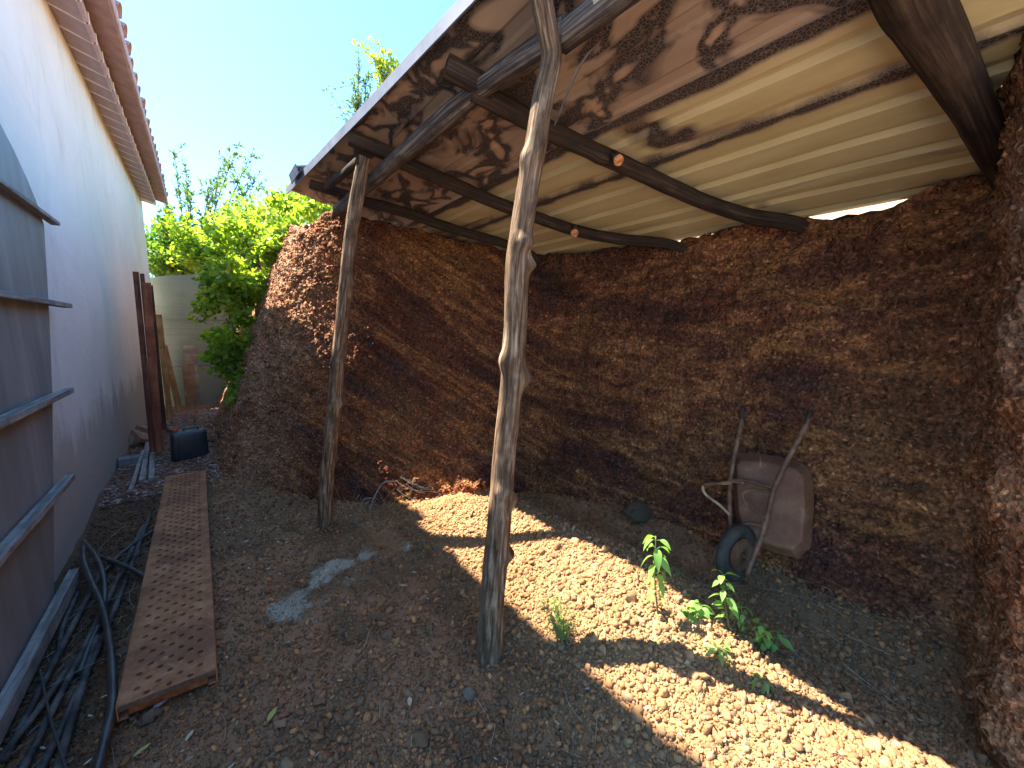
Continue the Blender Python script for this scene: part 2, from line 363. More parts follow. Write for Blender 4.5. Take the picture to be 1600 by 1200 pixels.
M_FEATHER = leaf_material('feathery_leaf', (.16, .24, .09), (.24, .33, .13), (.34, .42, .2), .4)
M_STEM = simple('green_stem', (.10, .13, .04), (.18, .14, .06), 20, .7, b_=0)

# ------------------------------------------------------------------ terrain heights
def gz(x, y):
    """height of the trodden ground between the house and the earth bank"""
    x = np.asarray(x, float); y = np.asarray(y, float)
    far = -.42*sst(8, 14, y)
    near = (1-sst(2.5, 3.7, y))*(.6+.4*sst(.35, 1.35, y))
    m = (.34*sst(.95, 1.75, x+.12*np.sin(y*2.1))-.25*sst(1.72, 2.3, x+.05*np.sin(y*3)))*near
    toe = .10*sst(2.1, 2.7, x)+.08*(1-sst(2.5, 3.7, y))*sst(2.3, 2.6, x)
    foot = .22*sst(-.25, .45, x)*sst(4.0, 5.0, y)*(1-sst(8, 12, y))
    gully = -.09*(1-sst(-.62, -.42, x))*(1-sst(4.8, 5.6, y))
    return far+m+toe+foot+gully+.03*fbm(x, y, f=1.6, o=3, s=5)
def gzf(x, y): return gz(x, y)+.012*fbm(x, y, f=9, o=4, g=.6, s=9)
def G(x, y, dz=0.): return (x, y, float(gzf(x, y))+dz)
# measuring aid: where the sight line through a spot in the photograph meets a plane or the ground
_R = np.array(co.rotation_euler.to_matrix())
def ray(px, py): return _R @ np.array([(px-800)/FPX, (600-py)/FPX, -1.])
def onX(px, py, X): d = ray(px, py); return np.array([0, 0, EYE])+d*(X/d[0])
def onY(px, py, Y): d = ray(px, py); return np.array([0, 0, EYE])+d*(Y/d[1])
def onZ(px, py, Z): d = ray(px, py); return np.array([0, 0, EYE])+d*((Z-EYE)/d[2])
def onG(px, py, dz=0.):
    z = 0.
    for _ in range(25):
        p = onZ(px, py, z); z = .5*z+.5*(float(gz(p[0], p[1]))+dz)
    p = onZ(px, py, z); return np.array([p[0], p[1], float(gzf(p[0], p[1]))+dz])
SL = .26
def roofz(x): return 2.27+SL*(2.9-x)               # underside of the shed's sheets
def onR(px, py, dz=0.):
    d = ray(px, py); n = np.array([SL, 0, 1.]); p0 = np.array([2.9, 0, 2.27+dz])-np.array([0, 0, EYE]); return np.array([0, 0, EYE])+d*((p0@n)/(d@n))

# ------------------------------------------------------------------ ground
def soil_colour(x, y):
    n = fbm(x, y, f=1.3, o=4, s=21); n2 = fbm(x, y, f=6, o=3, s=33); k = sst(-.2, .35, n+.4*n2)
    dark = np.array([.20, .115, .06]); red = np.array([.29, .15, .075]); tan = np.array([.36, .205, .095])
    c = dark*(1-k[..., None])+red*k[..., None]
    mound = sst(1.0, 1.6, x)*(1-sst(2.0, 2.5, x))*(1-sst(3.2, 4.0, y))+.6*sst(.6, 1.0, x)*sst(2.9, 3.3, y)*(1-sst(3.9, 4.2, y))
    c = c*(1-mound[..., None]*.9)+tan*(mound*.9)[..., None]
    alley = sst(4.6, 5.4, y)*(1-sst(.1, .6, x)); c = c*(1-alley[..., None]*.7)+np.array([.17, .085, .06])*(alley*.7)[..., None]
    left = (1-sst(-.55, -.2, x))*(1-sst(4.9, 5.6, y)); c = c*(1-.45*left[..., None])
    return c*(1+.25*n2[..., None])
ASH = [(onG(*q)[:2], r) for q, r in (((465, 938), .11), ((500, 905), .08), ((535, 882), .12), ((570, 868), .07), ((640, 850), .06))]
def ash(x, y):
    m = 0
    for p, r in ASH:
        d = np.hypot((x-p[0]), (y-p[1])*.8)/r; m = np.maximum(m, 1-sst(.35, 1.1, d+1.5*fbm(x, y, f=8, o=4, s=77)))
    return m
def grid(xs, ys, zf):
    X, Y = np.meshgrid(xs, ys); V = np.stack([X, Y, zf(X, Y)], -1).reshape(-1, 3); nx = len(xs); ny = len(ys)
    i = np.arange(ny-1)[:, None]*nx+np.arange(nx-1)[None]; F = np.stack([i, i+1, i+nx+1, i+nx], -1).reshape(-1, 4); return V, F
xs = np.concatenate([np.linspace(-1.6, -1.05, 6)[:-1], np.arange(-1.05, 3.2, .018), [3.4, 4]])
ys = np.concatenate([[-30, -10, -5, -3, -2, -1.2], np.arange(-.6, 6.5, .018), np.arange(6.5, 15, .05), [16, 20]])
V, F = grid(xs, ys, gzf)
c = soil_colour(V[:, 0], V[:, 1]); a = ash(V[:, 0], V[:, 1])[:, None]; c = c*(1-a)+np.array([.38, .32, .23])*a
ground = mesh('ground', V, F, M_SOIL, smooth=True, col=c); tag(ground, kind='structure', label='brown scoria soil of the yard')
yard = mesh('bounce_yard', [(-16, -16, .06), (.7, -16, .06), (.7, -1.0, .06), (-1.2, -1.0, .06), (-1.2, 1.5, .06), (-16, 1.5, .06)], [(0, 1, 2, 3, 4, 5)], simple('bounce_paving', (.46, .43, .38), (.56, .52, .46), 2)); tag(yard, kind='structure', label='added pale sheet behind the camera bouncing sunlight into the shade')  # invented, out of view: pale surface added to bounce sun into the shade
tw = mesh('terrain', [(-300, -300, -.75), (300, -300, -.75), (300, 300, -.75), (-300, 300, -.75)], [(0, 1, 2, 3)], M_EARTH); tag(tw, kind='structure', label='bare earth around the yard')

# ------------------------------------------------------------------ earth bank (cut face) and the land on top of it
ST = [((2.25, -4), (2.35, -4)), ((2.05, -1), (2.15, -1)), ((2.08, -.14), (1.98, -.04)), ((2.18, .06), (2.06, .20)), ((2.45, .13), (2.5, .30)), ((2.66, .30), (2.86, .38)),
      ((2.64, 1.2), (2.9, 1.2)), ((2.62, 2.2), (2.87, 2.3)), ((2.52, 2.95), (2.75, 3.2)), ((2.2, 3.3), (2.4, 3.55)), ((1.4, 3.8), (1.6, 4.1)), ((.85, 4.2), (1.15, 4.45)), ((.48, 4.6), (.98, 4.85)),
      ((.22, 5.2), (.98, 5.3)), ((.16, 6), (1.05, 6)), ((.25, 8), (1.2, 8)), ((.32, 10.5), (1.1, 10.5)), ((.42, 15), (1.1, 15)), ((.6, 22), (1.2, 22))]
S = spline([b_+r_ for b_, r_ in ST], .5)
def resample(S, step_f):
    d = np.concatenate([[0], np.cumsum(np.linalg.norm(np.diff(S[:, :2], axis=0), axis=1))]); out = []; t = 0
    while t < d[-1]:
        out.append([np.interp(t, d, S[:, k]) for k in range(4)]); p = out[-1]; t += step_f(p[0], p[1])
    return np.array(out)
S = spline([b_+r_ for b_, r_ in ST], .05)
S = resample(S, lambda x, y: .016 if -.35 < y < 5.2 else (.03 if y < 9 and y > -.6 else .1))
def topz(x, y):
    x = np.asarray(x, float); y = np.asarray(y, float)
    base = roofz(np.minimum(x, 2.9))-.01
    base = np.where(x > 2.9, 2.26+.42*(x-2.9)*(x < 4.5)+.42*1.6*(x >= 4.5)+.05*np.maximum(x-4.5, 0), base)
    base = base+.16*np.maximum(0, y-4.6)*(y < 7)+.384*(y >= 7)
    base = base-.55*(1-sst(.6, 1.25, x+.06*np.maximum(0, 0)))*sst(4.4, 5, y)
    dips = -.066*np.exp(-((y-.86)/.25)**4)*(x > 2.6)*(x < 3.4)-.075*np.exp(-((y-1.98)/.12)**2)*(x > 2.6)*(x < 3.3)-.03*np.exp(-((y-2.7)/.10)**2)*(x > 2.5)*(x < 3.2)
    return base+.03*fbm(x, y, f=3, o=3, s=51)+dips
nr = 150; tv = np.linspace(0, 1, nr)
bx, by, rx, ry = S.T
g0 = gz(bx, by)-.12; tz = topz(rx, ry)
Z = g0[:, None]+(tz-g0)[:, None]*tv[None]
prof = tv**1.25
X = bx[:, None]+(rx-bx)[:, None]*prof[None]; Y = by[:, None]+(ry-by)[:, None]*prof[None]
tx = np.gradient(bx); ty = np.gradient(by); L_ = np.hypot(tx, ty); nx_, ny_ = -ty/L_, tx/L_     # points towards the pit
def clods(x, y, z):
    r = np.abs(fbm(x, y, z, f=7, o=3, g=.6, s=61)); b_ = fbm(x, y, z, f=1.7, o=2, s=62); q = fbm(x, y, z, f=26, o=3, g=.7, s=63)
    return .055*b_+.07*r+.020*q
D = clods(X, Y, Z); nose = (sst(4.3, 4.8, by)+.35*(1-sst(-.1, .25, by)))[:, None]; D = D+nose*(.05*fbm(X, Y, Z, f=5, o=3, g=.6, s=66)+.022*fbm(X, Y, Z, f=19, o=2, s=67))
fade = np.sin(np.clip(tv*14, 0, PI/2))[None]
X = X+nx_[:, None]*D*fade; Y = Y+ny_[:, None]*D*fade; Z = Z+(.03*fbm(X, Y, Z, f=12, o=2, s=64))*fade
# talus at the toe
tal = .16*np.exp(-(tv*7)**2)[None]*(1+.6*fbm(bx, by, f=1.5, o=2, s=70))[:, None]*sst(.25, .5, by)[:, None]
X = X+nx_[:, None]*tal; Y = Y+ny_[:, None]*tal
# lip going back over the top
for k, dd in enumerate((.05, .12, .22)):
    lx = X[:, nr-1]-nx_*dd; ly = Y[:, nr-1]-ny_*dd
    X = np.concatenate([X, lx[:, None]], 1); Y = np.concatenate([Y, ly[:, None]], 1); Z = np.concatenate([Z, (tz-.01*(k+1)+.012*fbm(lx, ly, f=12, o=2, s=65))[:, None]], 1)
V = np.stack([X, Y, Z], -1).reshape(-1, 3); nc = X.shape[1]; ns = X.shape[0]
i = np.arange(ns-1)[:, None]*nc+np.arange(nc-1)[None]; F = np.stack([i, i+nc, i+nc+1, i+1], -1).reshape(-1, 4)
F = F[:, ::-1]
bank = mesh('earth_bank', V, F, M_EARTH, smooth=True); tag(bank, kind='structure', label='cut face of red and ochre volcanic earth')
# land above: cells outside the pit outline
rimx, rimy = rx-nx_*.12, ry-ny_*.12
def inside(px_, py_):
    qx = np.concatenate([rimx, [-40, -40]]); qy = np.concatenate([rimy, [22, -4]]); r = np.zeros(px_.shape, bool); j = len(qx)-1
    for i_ in range(0, len(qx)):
        c_ = ((qy[i_] > py_) != (qy[j] > py_)); 
        if c_.any(): r ^= c_ & (px_ < (qx[j]-qx[i_])*(py_-qy[i_])/(qy[j]-qy[i_]+1e-12)+qx[i_])
        j = i_
    return r
st = max(1, len(rimx)//260); rimx, rimy = rimx[::st], rimy[::st]
xs = np.concatenate([np.arange(.6, 6, .05), np.arange(6, 20, 1.), [30, 60, 120, 300]]); ys = np.concatenate([[-300, -100, -50, -20, -10, -6, -4], np.arange(-3.5, 9, .05), np.arange(9, 22, .4)])
V, F = grid(xs, ys, lambda a_, b_: topz(a_, b_)-.015+.03*fbm(a_, b_, f=8, o=3, s=71))
cx = V[F][:, :, 0].mean(1); cy = V[F][:, :, 1].mean(1); F = F[~inside(cx, cy)]
up = mesh('hill_top', V, F, simple('dry_pale_earth', (.27, .18, .115), (.44, .31, .21), 3, .95, .1, .6, .02), smooth=True); tag(up, kind='structure', label='bare land on top of the earth bank')
# a second hill sheet behind the alley's end
V, F = grid(np.concatenate([np.arange(-30, 60, 1.5)]), np.arange(22, 90, 1.5), lambda a_, b_: 2.4+.06*(b_-22)+.4*fbm(a_, b_, f=.15, o=3, s=72))
hb = mesh('hill_behind', V, F, M_EARTH, smooth=True); tag(hb, kind='structure', label='land rising behind the concrete wall')

# ------------------------------------------------------------------ house
house = thing('house', 'long white plastered house with clay tile eaves along the alley', 'house', (-.93, 9, 0))
WX = -.93
ys = np.concatenate([np.arange(.6, 13.7, .22), [13.7]]); zs = np.linspace(-.7, 4.62, 26)
Yg, Zg = np.meshgrid(ys, zs); Xg = WX+.012*fbm(Yg, Zg, f=.9, o=3, s=81)
n1 = Xg.size; V = np.stack([Xg, Yg, Zg], -1).reshape(-1, 3); nx = len(ys); ny = len(zs)
i = np.arange(ny-1)[:, None]*nx+np.arange(nx-1)[None]; F = np.stack([i, i+nx, i+nx+1, i+1], -1).reshape(-1, 4)[:, ::-1]
V2 = V.copy(); V2[:, 0] = -7; F2 = F[:, ::-1]+n1
edge = [k*nx+nx-1 for k in range(ny)]; F3 = [(edge[k], edge[k+1], edge[k+1]+n1, edge[k]+n1) for k in range(ny-1)]
e0 = [k*nx for k in range(ny)]; F3 += [(e0[k+1], e0[k], e0[k]+n1, e0[k+1]+n1) for k in range(ny-1)]
tp = [(ny-1)*nx+k for k in range(nx)]; F3 += [(tp[k], tp[k]+n1, tp[k+1]+n1, tp[k+1]) for k in range(nx-1)]
F = F.tolist()+F2.tolist()+F3
mesh('wall', local(house, np.concatenate([V, V2])), F, M_PLASTER, house, smooth=False)
# eaves: a sloping cornice of flat tiles with pale joints, clay roof tiles above
EX = -.665; EZ = 4.52
y0, y1, pitch_ = .62, 13.55, .36
nb = int((y1-y0)/pitch_)
cr = MB(); cr.add([(WX-.02, 0.5, 4.60), (EX, 0.5, EZ), (EX, 0.5, EZ+.10), (WX-.02, 0.5, EZ+.14), (WX-.02, 13.66, 4.60), (EX, 13.66, EZ), (EX, 13.66, EZ+.10), (WX-.02, 13.66, EZ+.14)], [(0, 1, 2, 3), (7, 6, 5, 4), (0, 4, 5, 1), (1, 5, 6, 2), (2, 6, 7, 3), (3, 7, 4, 0)])
cr.build('cornice', M_MORTAR, house)
tb = None
for k in range(nb):
    yc = y0+pitch_*(k+.5)
    if tb is None:
        mb = MB(); w = pitch_-.035
        A = Vector((WX+.01, 0, 4.60-.004)); B = Vector((EX+.006, 0, EZ-.010))
        V = []
        for yy in (-w/2, w/2):
            V += [(A.x, yy, A.z-.012), (B.x-.03, yy, B.z-.012+.0), (B.x, yy, B.z+.0), (B.x, yy, B.z+.09), (A.x, yy, A.z+.01)]
        mb.add(V, [(0, 1, 2, 3, 4), (9, 8, 7, 6, 5), (0, 5, 6, 1), (1, 6, 7, 2), (2, 7, 8, 3), (3, 8, 9, 4), (4, 9, 5, 0)])
        tb = mb.build('soffit_tile', M_SOFFIT); tb.parent = house; tb.location = local(house, [(0, yc, 0)])[0]
    else:
        o = tb.copy(); COL.objects.link(o); o.parent = house; o.location = local(house, [(0, yc, 0)])[0]
mj = None
for k in range(nb+1):
    yc = y0+pitch_*k
    if mj is None:
        mb = MB(); beam(mb, (WX+.005, 0, 4.60-.018), (EX-.016, 0, EZ-.018), .022, .014, bev=.003); beam(mb, (EX+.010, 0, EZ-.02), (EX+.010, 0, EZ+.085), .022, .012, up=(1, 0, 0), bev=.003)
        mj = mb.build('mortar_joint', M_MORTAR); mj.parent = house; mj.location = local(house, [(0, yc, 0)])[0]
    else: o = mj.copy(); COL.objects.link(o); o.parent = house; o.location = local(house, [(0, yc, 0)])[0]
def barrel(r, L, th, seg=8, taper=.85, up=1):
    V = []; F = []
    for j, (yy, rr) in enumerate(((0, r), (L, r*taper))):
        for rad in (rr, rr-th):
            for q in range(seg+1):
                a_ = PI*q/seg; V.append((rad*math.cos(a_), yy, up*rad*math.sin(a_)*.75))
    n = seg+1
    for q in range(seg):
        F += [(q, q+1, 2*n+q+1, 2*n+q), (n+q, 3*n+q, 3*n+q+1, n+q+1), (q, n+q, n+q+1, q+1), (2*n+q, 2*n+q+1, 3*n+q+1, 3*n+q)]
    F += [(0, 2*n, 3*n, n), (seg, n+seg, 3*n+seg, 2*n+seg)]
    return V, F
# barrel tiles lying down the slope: axis towards -x, mouth at the eave; covers (arched) and pans (hollow)
RS = .30                                            # roof pitch
proto = {}
def rooftile(yc, x_m, z_m, upw, name='roof_tile'):
    key = upw
    if key not in proto:
        V, F = barrel(.115 if upw > 0 else .125, .44, .014, up=upw)
        V = [(-yy, xx, zz) for xx, yy, zz in V]; th = -math.atan(RS)
        Mx = Matrix.Rotation(math.atan(RS), 3, 'Y'); V = [tuple(Mx @ Vector(p)) for p in V]
        mb = MB(); mb.add(V, F); o = mb.build(name, M_TILE, None, True); proto[key] = o
    else: o = proto[key].copy(); COL.objects.link(o)
    o.parent = house; o.location = Vector((x_m, yc, z_m))-house.location; o.rotation_euler = (0, random.uniform(-.02, .02), random.uniform(-.03, .03)); return o
for k in range(nb+1):
    yc = y0+pitch_*k
    for row in range(2):
        xm = -.43-.36*row+random.uniform(-.012, .012)-(.11 if yc < 5.2 else 0); zm = 4.66+.36*RS*row
        rooftile(yc, xm, zm+.035, 1); rooftile(yc+pitch_/2, xm-.03, zm+.035, -1)
mf = MB(); beam(mf, (-.475, 5.1, 4.680), (-.475, 13.66, 4.680), .075, .125, bev=.012); mf.build('mortar_bed', M_SOFFIT, house)
# the flat slab under the tiles and the rest of the roof
rb = MB(); rb.add([(-.47, 0.5, 4.625), (-.47, 13.68, 4.625), (-4, 13.68, 5.66), (-4, 0.5, 5.66), (-.47, 0.5, 4.60), (-.47, 13.68, 4.60), (-4, 13.68, 5.60), (-4, 0.5, 5.60), (-7.4, 0.5, 4.64), (-7.4, 13.68, 4.64), (-7.4, 0.5, 4.58), (-7.4, 13.68, 4.58)],
     [(0, 1, 2, 3), (4, 7, 6, 5), (0, 4, 5, 1), (3, 2, 9, 8), (6, 7, 10, 11), (8, 9, 11, 10), (0, 3, 7, 4), (3, 8, 10, 7), (1, 5, 6, 2), (2, 6, 11, 9)])
rb.build('roof', M_TILE, house)
# ------------------------------------------------------------------ concrete wall at the end of the alley
cwl = thing('concrete_wall', 'grey board-marked concrete wall closing the end of the alley', 'wall', (0, 14, -.4))
lifts = [(-.8, .62), (.62, 1.82), (1.82, 2.88)]
for k, (a_, b_) in enumerate(lifts):
    mb = MB(); n = 24; V = []; F = []
    for side, yy in ((0, 14.0+.012*k), (1, 14.3)):
        for j in range(n+1):
            x = -1.3+3.2*j/n; zt = b_-.012 if k < 2 else 2.88+.16*(x+.9)+.012*math.sin(x*9)
            V += [(x, yy, a_-(.05 if side else 0)), (x, yy+(0.012 if side == 0 else 0), zt)]
    q = 2*(n+1)
    for j in range(n):
        F += [(2*j, 2*j+2, 2*j+3, 2*j+1), (q+2*j, q+2*j+1, q+2*j+3, q+2*j+2), (2*j+1, 2*j+3, q+2*j+3, q+2*j+1)]
    mb.add(V, F); mb.build('concrete_lift', M_CONCRETE, cwl)

# ------------------------------------------------------------------ arched metal gate leaf leaning on the house wall
gate = thing('gate_leaf', 'tall grey arched gate leaf with horizontal battens leaning on the white wall', 'gate', (-.82, 3.4, 0))
GX = -.835
prof_r = [(-.06, 3.44), (.2, 3.60), (.82, 3.95), (1.15, 4.14), (1.66, 4.38), (2.0, 4.52), (2.36, 4.66)]
arch = [(2.36, 4.66), (2.5, 4.56), (2.62, 4.42), (2.74, 4.24), (2.84, 4.04), (2.94, 3.78), (3.0, 3.45), (3.0, 3.0), (2.94, 2.6)]
outl = [(2.0, -.06)]+[(y_, z_) for z_, y_ in prof_r]+[(y_, z_) for z_, y_ in arch[1:]]+[(2.0, 2.8)]
mb = MB(); n = len(outl); 
def gx(z): return GX-.022*z
mb.add([(gx(z_), y_, z_) for y_, z_ in outl]+[(gx(z_)-.012, y_, z_) for y_, z_ in outl], [tuple(range(n)), tuple(range(2*n-1, n-1, -1))]+[(k, k+n, (k+1) % n+n, (k+1) % n) for k in range(n)])
mb.build('gate_sheet', M_GATE, gate)
for zb, yr, th_ in ((2.40, 4.80, .03), (1.775, 4.76, .034), (1.15, 4.38, .04), (.59, 4.03, .04)):
    mb = MB(); beam(mb, (gx(zb)+.035, 2.0, zb), (gx(zb)+.035, yr, zb), th_, .055, up=(1, 0, 0)); mb.build('batten', M_GREYWOOD, gate)
mb = MB(); beam(mb, (-.80, 2.0, .0), (-.80, 3.76, .0), .09, .05, up=(1, 0, 0)); mb.build('bottom_board', M_GREYWOOD, gate)

# ------------------------------------------------------------------ shed (lean-to of poles and metal sheets)
shed = thing('lean_to_shed', 'rough lean-to roof of scorched metal sheets on crooked peeled poles', 'shed', (1.8, 2, 0))
def spine(pts, p_base, y_top, r):
    out = []; yb = p_base[1]; n = len(pts)
    for k, q in enumerate(pts):
        t = (pts[0][1]-q[1])/(pts[0][1]-pts[-1][1]); Y_ = yb+(y_top-yb)*t
        p = onY(q[0], q[1], Y_); out.append((p[0], p[1], p[2], r[0]+(r[1]-r[0])*t))
    return out
b2 = onG(763, 1026); b1 = onG(506, 820)
sp = spine([(763, 1030), (769, 950), (777, 850), (789, 700), (799, 600), (805, 500), (808, 410), (818, 340), (829, 270), (841, 200), (852, 140), (862, 90), (856, 50), (847, 5), (842, -30)], b2, 1.19, (.060, .034))
sp[0] = (sp[0][0], sp[0][1], sp[0][2]-.1, .07)
mb = MB(); tube(mb, sp, .06, 22, .014, .13, knots=[(.68, 2.6, .03, .03), (.95, 3.2, .034, .03), (1.02, 1.2, .02, .03), (1.52, 2.9, .045, .045), (1.60, .3, .03, .05), (1.98, 2.6, .03, .03), (2.06, 1.4, .028, .03), (2.35, .5, .03, .04)], seed=3)
mb.build('post', M_POST, shed, True)
sp = spine([(506, 822), (510, 760), (520, 660), (528, 570), (537, 480), (546, 390), (556, 320), (566, 262), (570, 245)], b1, 2.78, (.055, .040))
sp[0] = (sp[0][0], sp[0][1], sp[0][2]-.1, .062)
mb = MB(); tube(mb, sp, .05, 20, .018, .12, knots=[(.7, 3.0, .02, .03), (1.2, 2.6, .032, .03), (1.5, .5, .02, .03), (2.1, 2.2, .02, .03)], seed=13); mb.build('post', M_POST, shed, True)
def log(pts, r, mat, name='rafter', **k):
    mb = MB(); tube(mb, pts, r, 16, .03, k.pop('rough', .12), **k); return mb.build(name, mat, shed, True)
# long pole carried by the posts
pp = [onX(965, -12, 1.12), onX(880, 48, 1.12), onX(760, 128, 1.10), onX(670, 202, 1.06), onX(598, 266, 1.02), onX(530, 328, .98)]
pp = [(a_[0], a_[1], a_[2]-.01, .044+.007*(k % 2)) for k, a_ in enumerate(pp)]
pp = [(1.14, -1.5, pp[0][2]+.0, .05)]+pp
log(pp, .055, M_PURLIN, 'purlin', rough=.2, seed=20, knots=[(3.0, 1, .010, .04), (4.1, 3, .012, .03)])
a_ = onX(512, 292, .86); b_ = onX(566, 246, .86); log([(.86, a_[1], a_[2]), (.86, b_[1]+.05, b_[2])], .026, M_LOG, 'purlin', seed=23)
def rafter(pts, r0, r1, seed, knots=()):
    P_ = []
    for k, q in enumerate(pts):
        p = onR(q[0], q[1], -.075); P_.append((p[0], p[1], p[2], r0+(r1-r0)*k/(len(pts)-1)))
    e = np.array(P_[-1][:3])-np.array(P_[-2][:3]); P_.append(tuple(np.array(P_[-1][:3])+e/np.linalg.norm(e)*.22+np.array([0, 0, -.07]))+(r1*.9,))
    return log(P_, r0, M_LOG, 'rafter', seed=seed, knots=knots), P_
rA, PA = rafter([(740, 140), (800, 172), (860, 205), (965, 253), (1040, 288), (1100, 315), (1170, 338), (1250, 352)], .048, .040, 31, [(.7, 1, .02, .04)])
rB, PB = rafter([(620, 250), (700, 285), (800, 326), (900, 360), (970, 374), (1045, 381)], .048, .036, 32)
rC, PC = rafter([(530, 305), (620, 328), (700, 355), (810, 388)], .045, .04, 33)
mb = MB(); Pd = [onR(q[0], q[1], -.09) for q in ((1405, -60), (1425, 0), (1465, 70), (1510, 150), (1550, 235), (1590, 310))]
tube(mb, [(p[0], p[1], p[2], .085-.008*k) for k, p in enumerate(Pd)], .08, 14, .03, .08, seed=34, flat=.75); mb.build('rafter', M_LOG, shed, True)
# squared outer ends of the rafters
for q0, q1, w in (((697, 103), (770, 142), .085), ((546, 215), (640, 254), .08), ((485, 288), (560, 310), .065)):
    a_ = onR(q0[0], q0[1], -.06); b_ = onR(q1[0], q1[1], -.06); mb = MB(); beam(mb, a_, b_, .06, w); mb.build('rafter_end', M_LOG, shed)
# sawn branch stubs
for (x, y), r, d_ in (((962, 247), .030, (-.35, -.7, -.5)), ((897, 360), .034, (-.45, -.6, -.55))):
    p = onR(x, y, -.10); d_ = Vector(d_).normalized(); mb = MB(); e = Vector(p)+d_*.045
    tube(mb, [tuple(Vector(p)-d_*.03), tuple(e)], r, 12, .02, .1); mb.build('branch_stub', M_LOG, shed, True)
    mb = MB(); tube(mb, [tuple(e), tuple(e+d_*.004)], r*.86, 12, .004, .1); mb.build('cut_end', M_CUT, shed)
# sheets: trapezoid ribs running along y
def sheet(x0, x1, ya, yb, mat, lift=0., ribs=.185, h=.022, edge=None, ny=26, seed=0, name='roof_sheet'):
    px = [x0]; 
    x = math.floor(x0/ribs)*ribs
    while x < x1:
        for t in (0, .115, .13, .17): 
            if x0 < x+t < x1: px.append(x+t)
        x += ribs
    px.append(x1); px = np.array(px); ph = ((px/ribs) % 1)*ribs; zz = np.where((ph > .122) & (ph < .175), h, 0.)
    ys = np.linspace(ya, yb, ny); V = []; n = len(px)
    for y in ys:
        w = .006*vnoise(px*2, y*1.3, seed)+.004*vnoise(px*9, y*1.0, seed+1)
        xx = px.copy()
        if edge is not None: xx = np.where(px < x0+1e-6, edge(y), np.maximum(px, edge(y)+.001))
        V.append(np.stack([xx, np.full(n, y), roofz(xx)+zz+lift+w], -1))
    V = np.array(V).reshape(-1, 3); V2 = V+np.array([0, 0, .004]); m = len(ys)
    i = np.arange(m-1)[:, None]*n+np.arange(n-1)[None]; F = np.stack([i, i+n, i+n+1, i+1], -1).reshape(-1, 4)
    k = m*n; per = list(range(n))+[j*n+n-1 for j in range(1, m)]+[(m-1)*n+j for j in range(n-2, -1, -1)]+[j*n for j in range(m-2, 0, -1)]
    nF = len(F); F = F.tolist()+(F[:, ::-1]+k).tolist()+[(per[j], per[(j+1) % len(per)], per[(j+1) % len(per)]+k, per[j]+k) for j in range(len(per))]
    o = mesh(name, local(shed, np.concatenate([V, V2])), F, mat, shed); o.data.materials.append(M_SHEETTOP); mi = np.zeros(len(o.data.polygons), np.int32); mi[nF:2*nF] = 1; o.data.polygons.foreach_set('material_index', mi); return o
def ea(y): return np.interp(y, [-3, 1.10, 1.18, 1.5, 2.4, 4.4], [1.14, 1.12, .91, .89, .845, .73])
sheet(.70, 1.70, -2.2, 4.44, M_SHEET_BURNT, .012, h=.006, edge=ea, seed=1)
sheet(1.68, 2.64, -2.2, 4.15, M_SHEET, 0., seed=2, ny=20)
sheet(2.62, 2.99, -2.2, 3.45, M_SHEET, .016, seed=3, ny=20)
ed = MB(); 
Ye = [4.46, 3, 2.4, 1.5, 1.18, 1.10, .6]
V = []; F = []
for k, y in enumerate(Ye):
    e = float(ea(y)); z = roofz(e); V += [(e-.018, y, z-.03), (e-.018, y, z+.03), (e+.02, y, z+.036), (e-.010, y, z-.03)]
for k in range(len(Ye)-1):
    for a_, b_ in ((0, 1), (1, 2), (3, 0), (2, 3)): F.append((4*k+a_, 4*k+b_, 4*k+4+b_, 4*k+4+a_))
F += [(0, 3, 2, 1), (4*len(Ye)-4, 4*len(Ye)-3, 4*len(Ye)-2, 4*len(Ye)-1)]
ed.add(V, F); ed.build('edge_flashing', M_TRIM, shed)
mb = MB(); p = onR(468, 268, .05); M_ = Matrix.Rotation(-.25, 3, 'Y'); mb.add(box_pts(p, .10, .3, .012, M_), BOXF); mb.add(box_pts((p[0]-.045, p[1], p[2]-.03), .01, .3, .07, M_), BOXF); mb.build('loose_sheet_end', M_TRIM, shed)
# dangling splinter beside the tall post
a_ = onY(944, 57, 1.1); b_ = onY(905, 105, 1.15); c_ = onY(866, 196, 1.25)
mb = MB(); tube(mb, [tuple(a_)+(.0015,), tuple(b_)+(.004,), tuple(c_)+(.003,)], .003, 5, .04); mb.build('bark_strip', M_PURLIN, shed)

# ------------------------------------------------------------------ stones
def ico(sub=1):
    import bmesh
    bm = bmesh.new(); bmesh.ops.create_icosphere(bm, subdivisions=sub, radius=1); V = np.array([v.co[:] for v in bm.verts]); F = np.array([[v.index for v in f.verts] for f in bm.faces]); bm.free(); return V, F
def rock_variants(sub, n, rough, seed):
    V, F = ico(sub); out = []
    for k in range(n):
        d = 1+rough*1.5*fbm(V[:, 0]+k*7, V[:, 1], V[:, 2], f=1.9, o=2 if sub < 2 else 3, g=.65, s=seed+k); r = np.random.default_rng(seed+k); 
        W = V*d[:, None]
        for j in range(7):                          # chop facets
            n_ = r.normal(size=3); n_ /= np.linalg.norm(n_); e = W@n_; W = W-np.outer(np.maximum(0, e-.52), n_)
        out.append(W)
    return out, F
def rotm(n, rg):
    q = rg.normal(size=(n, 4)); q /= np.linalg.norm(q, axis=1)[:, None]; w, x, y, z = q.T
    return np.stack([np.stack([1-2*(y*y+z*z), 2*(x*y-z*w), 2*(x*z+y*w)], -1), np.stack([2*(x*y+z*w), 1-2*(x*x+z*z), 2*(y*z-x*w)], -1), np.stack([2*(x*z-y*w), 2*(y*z+x*w), 1-2*(x*x+y*y)], -1)], 1)
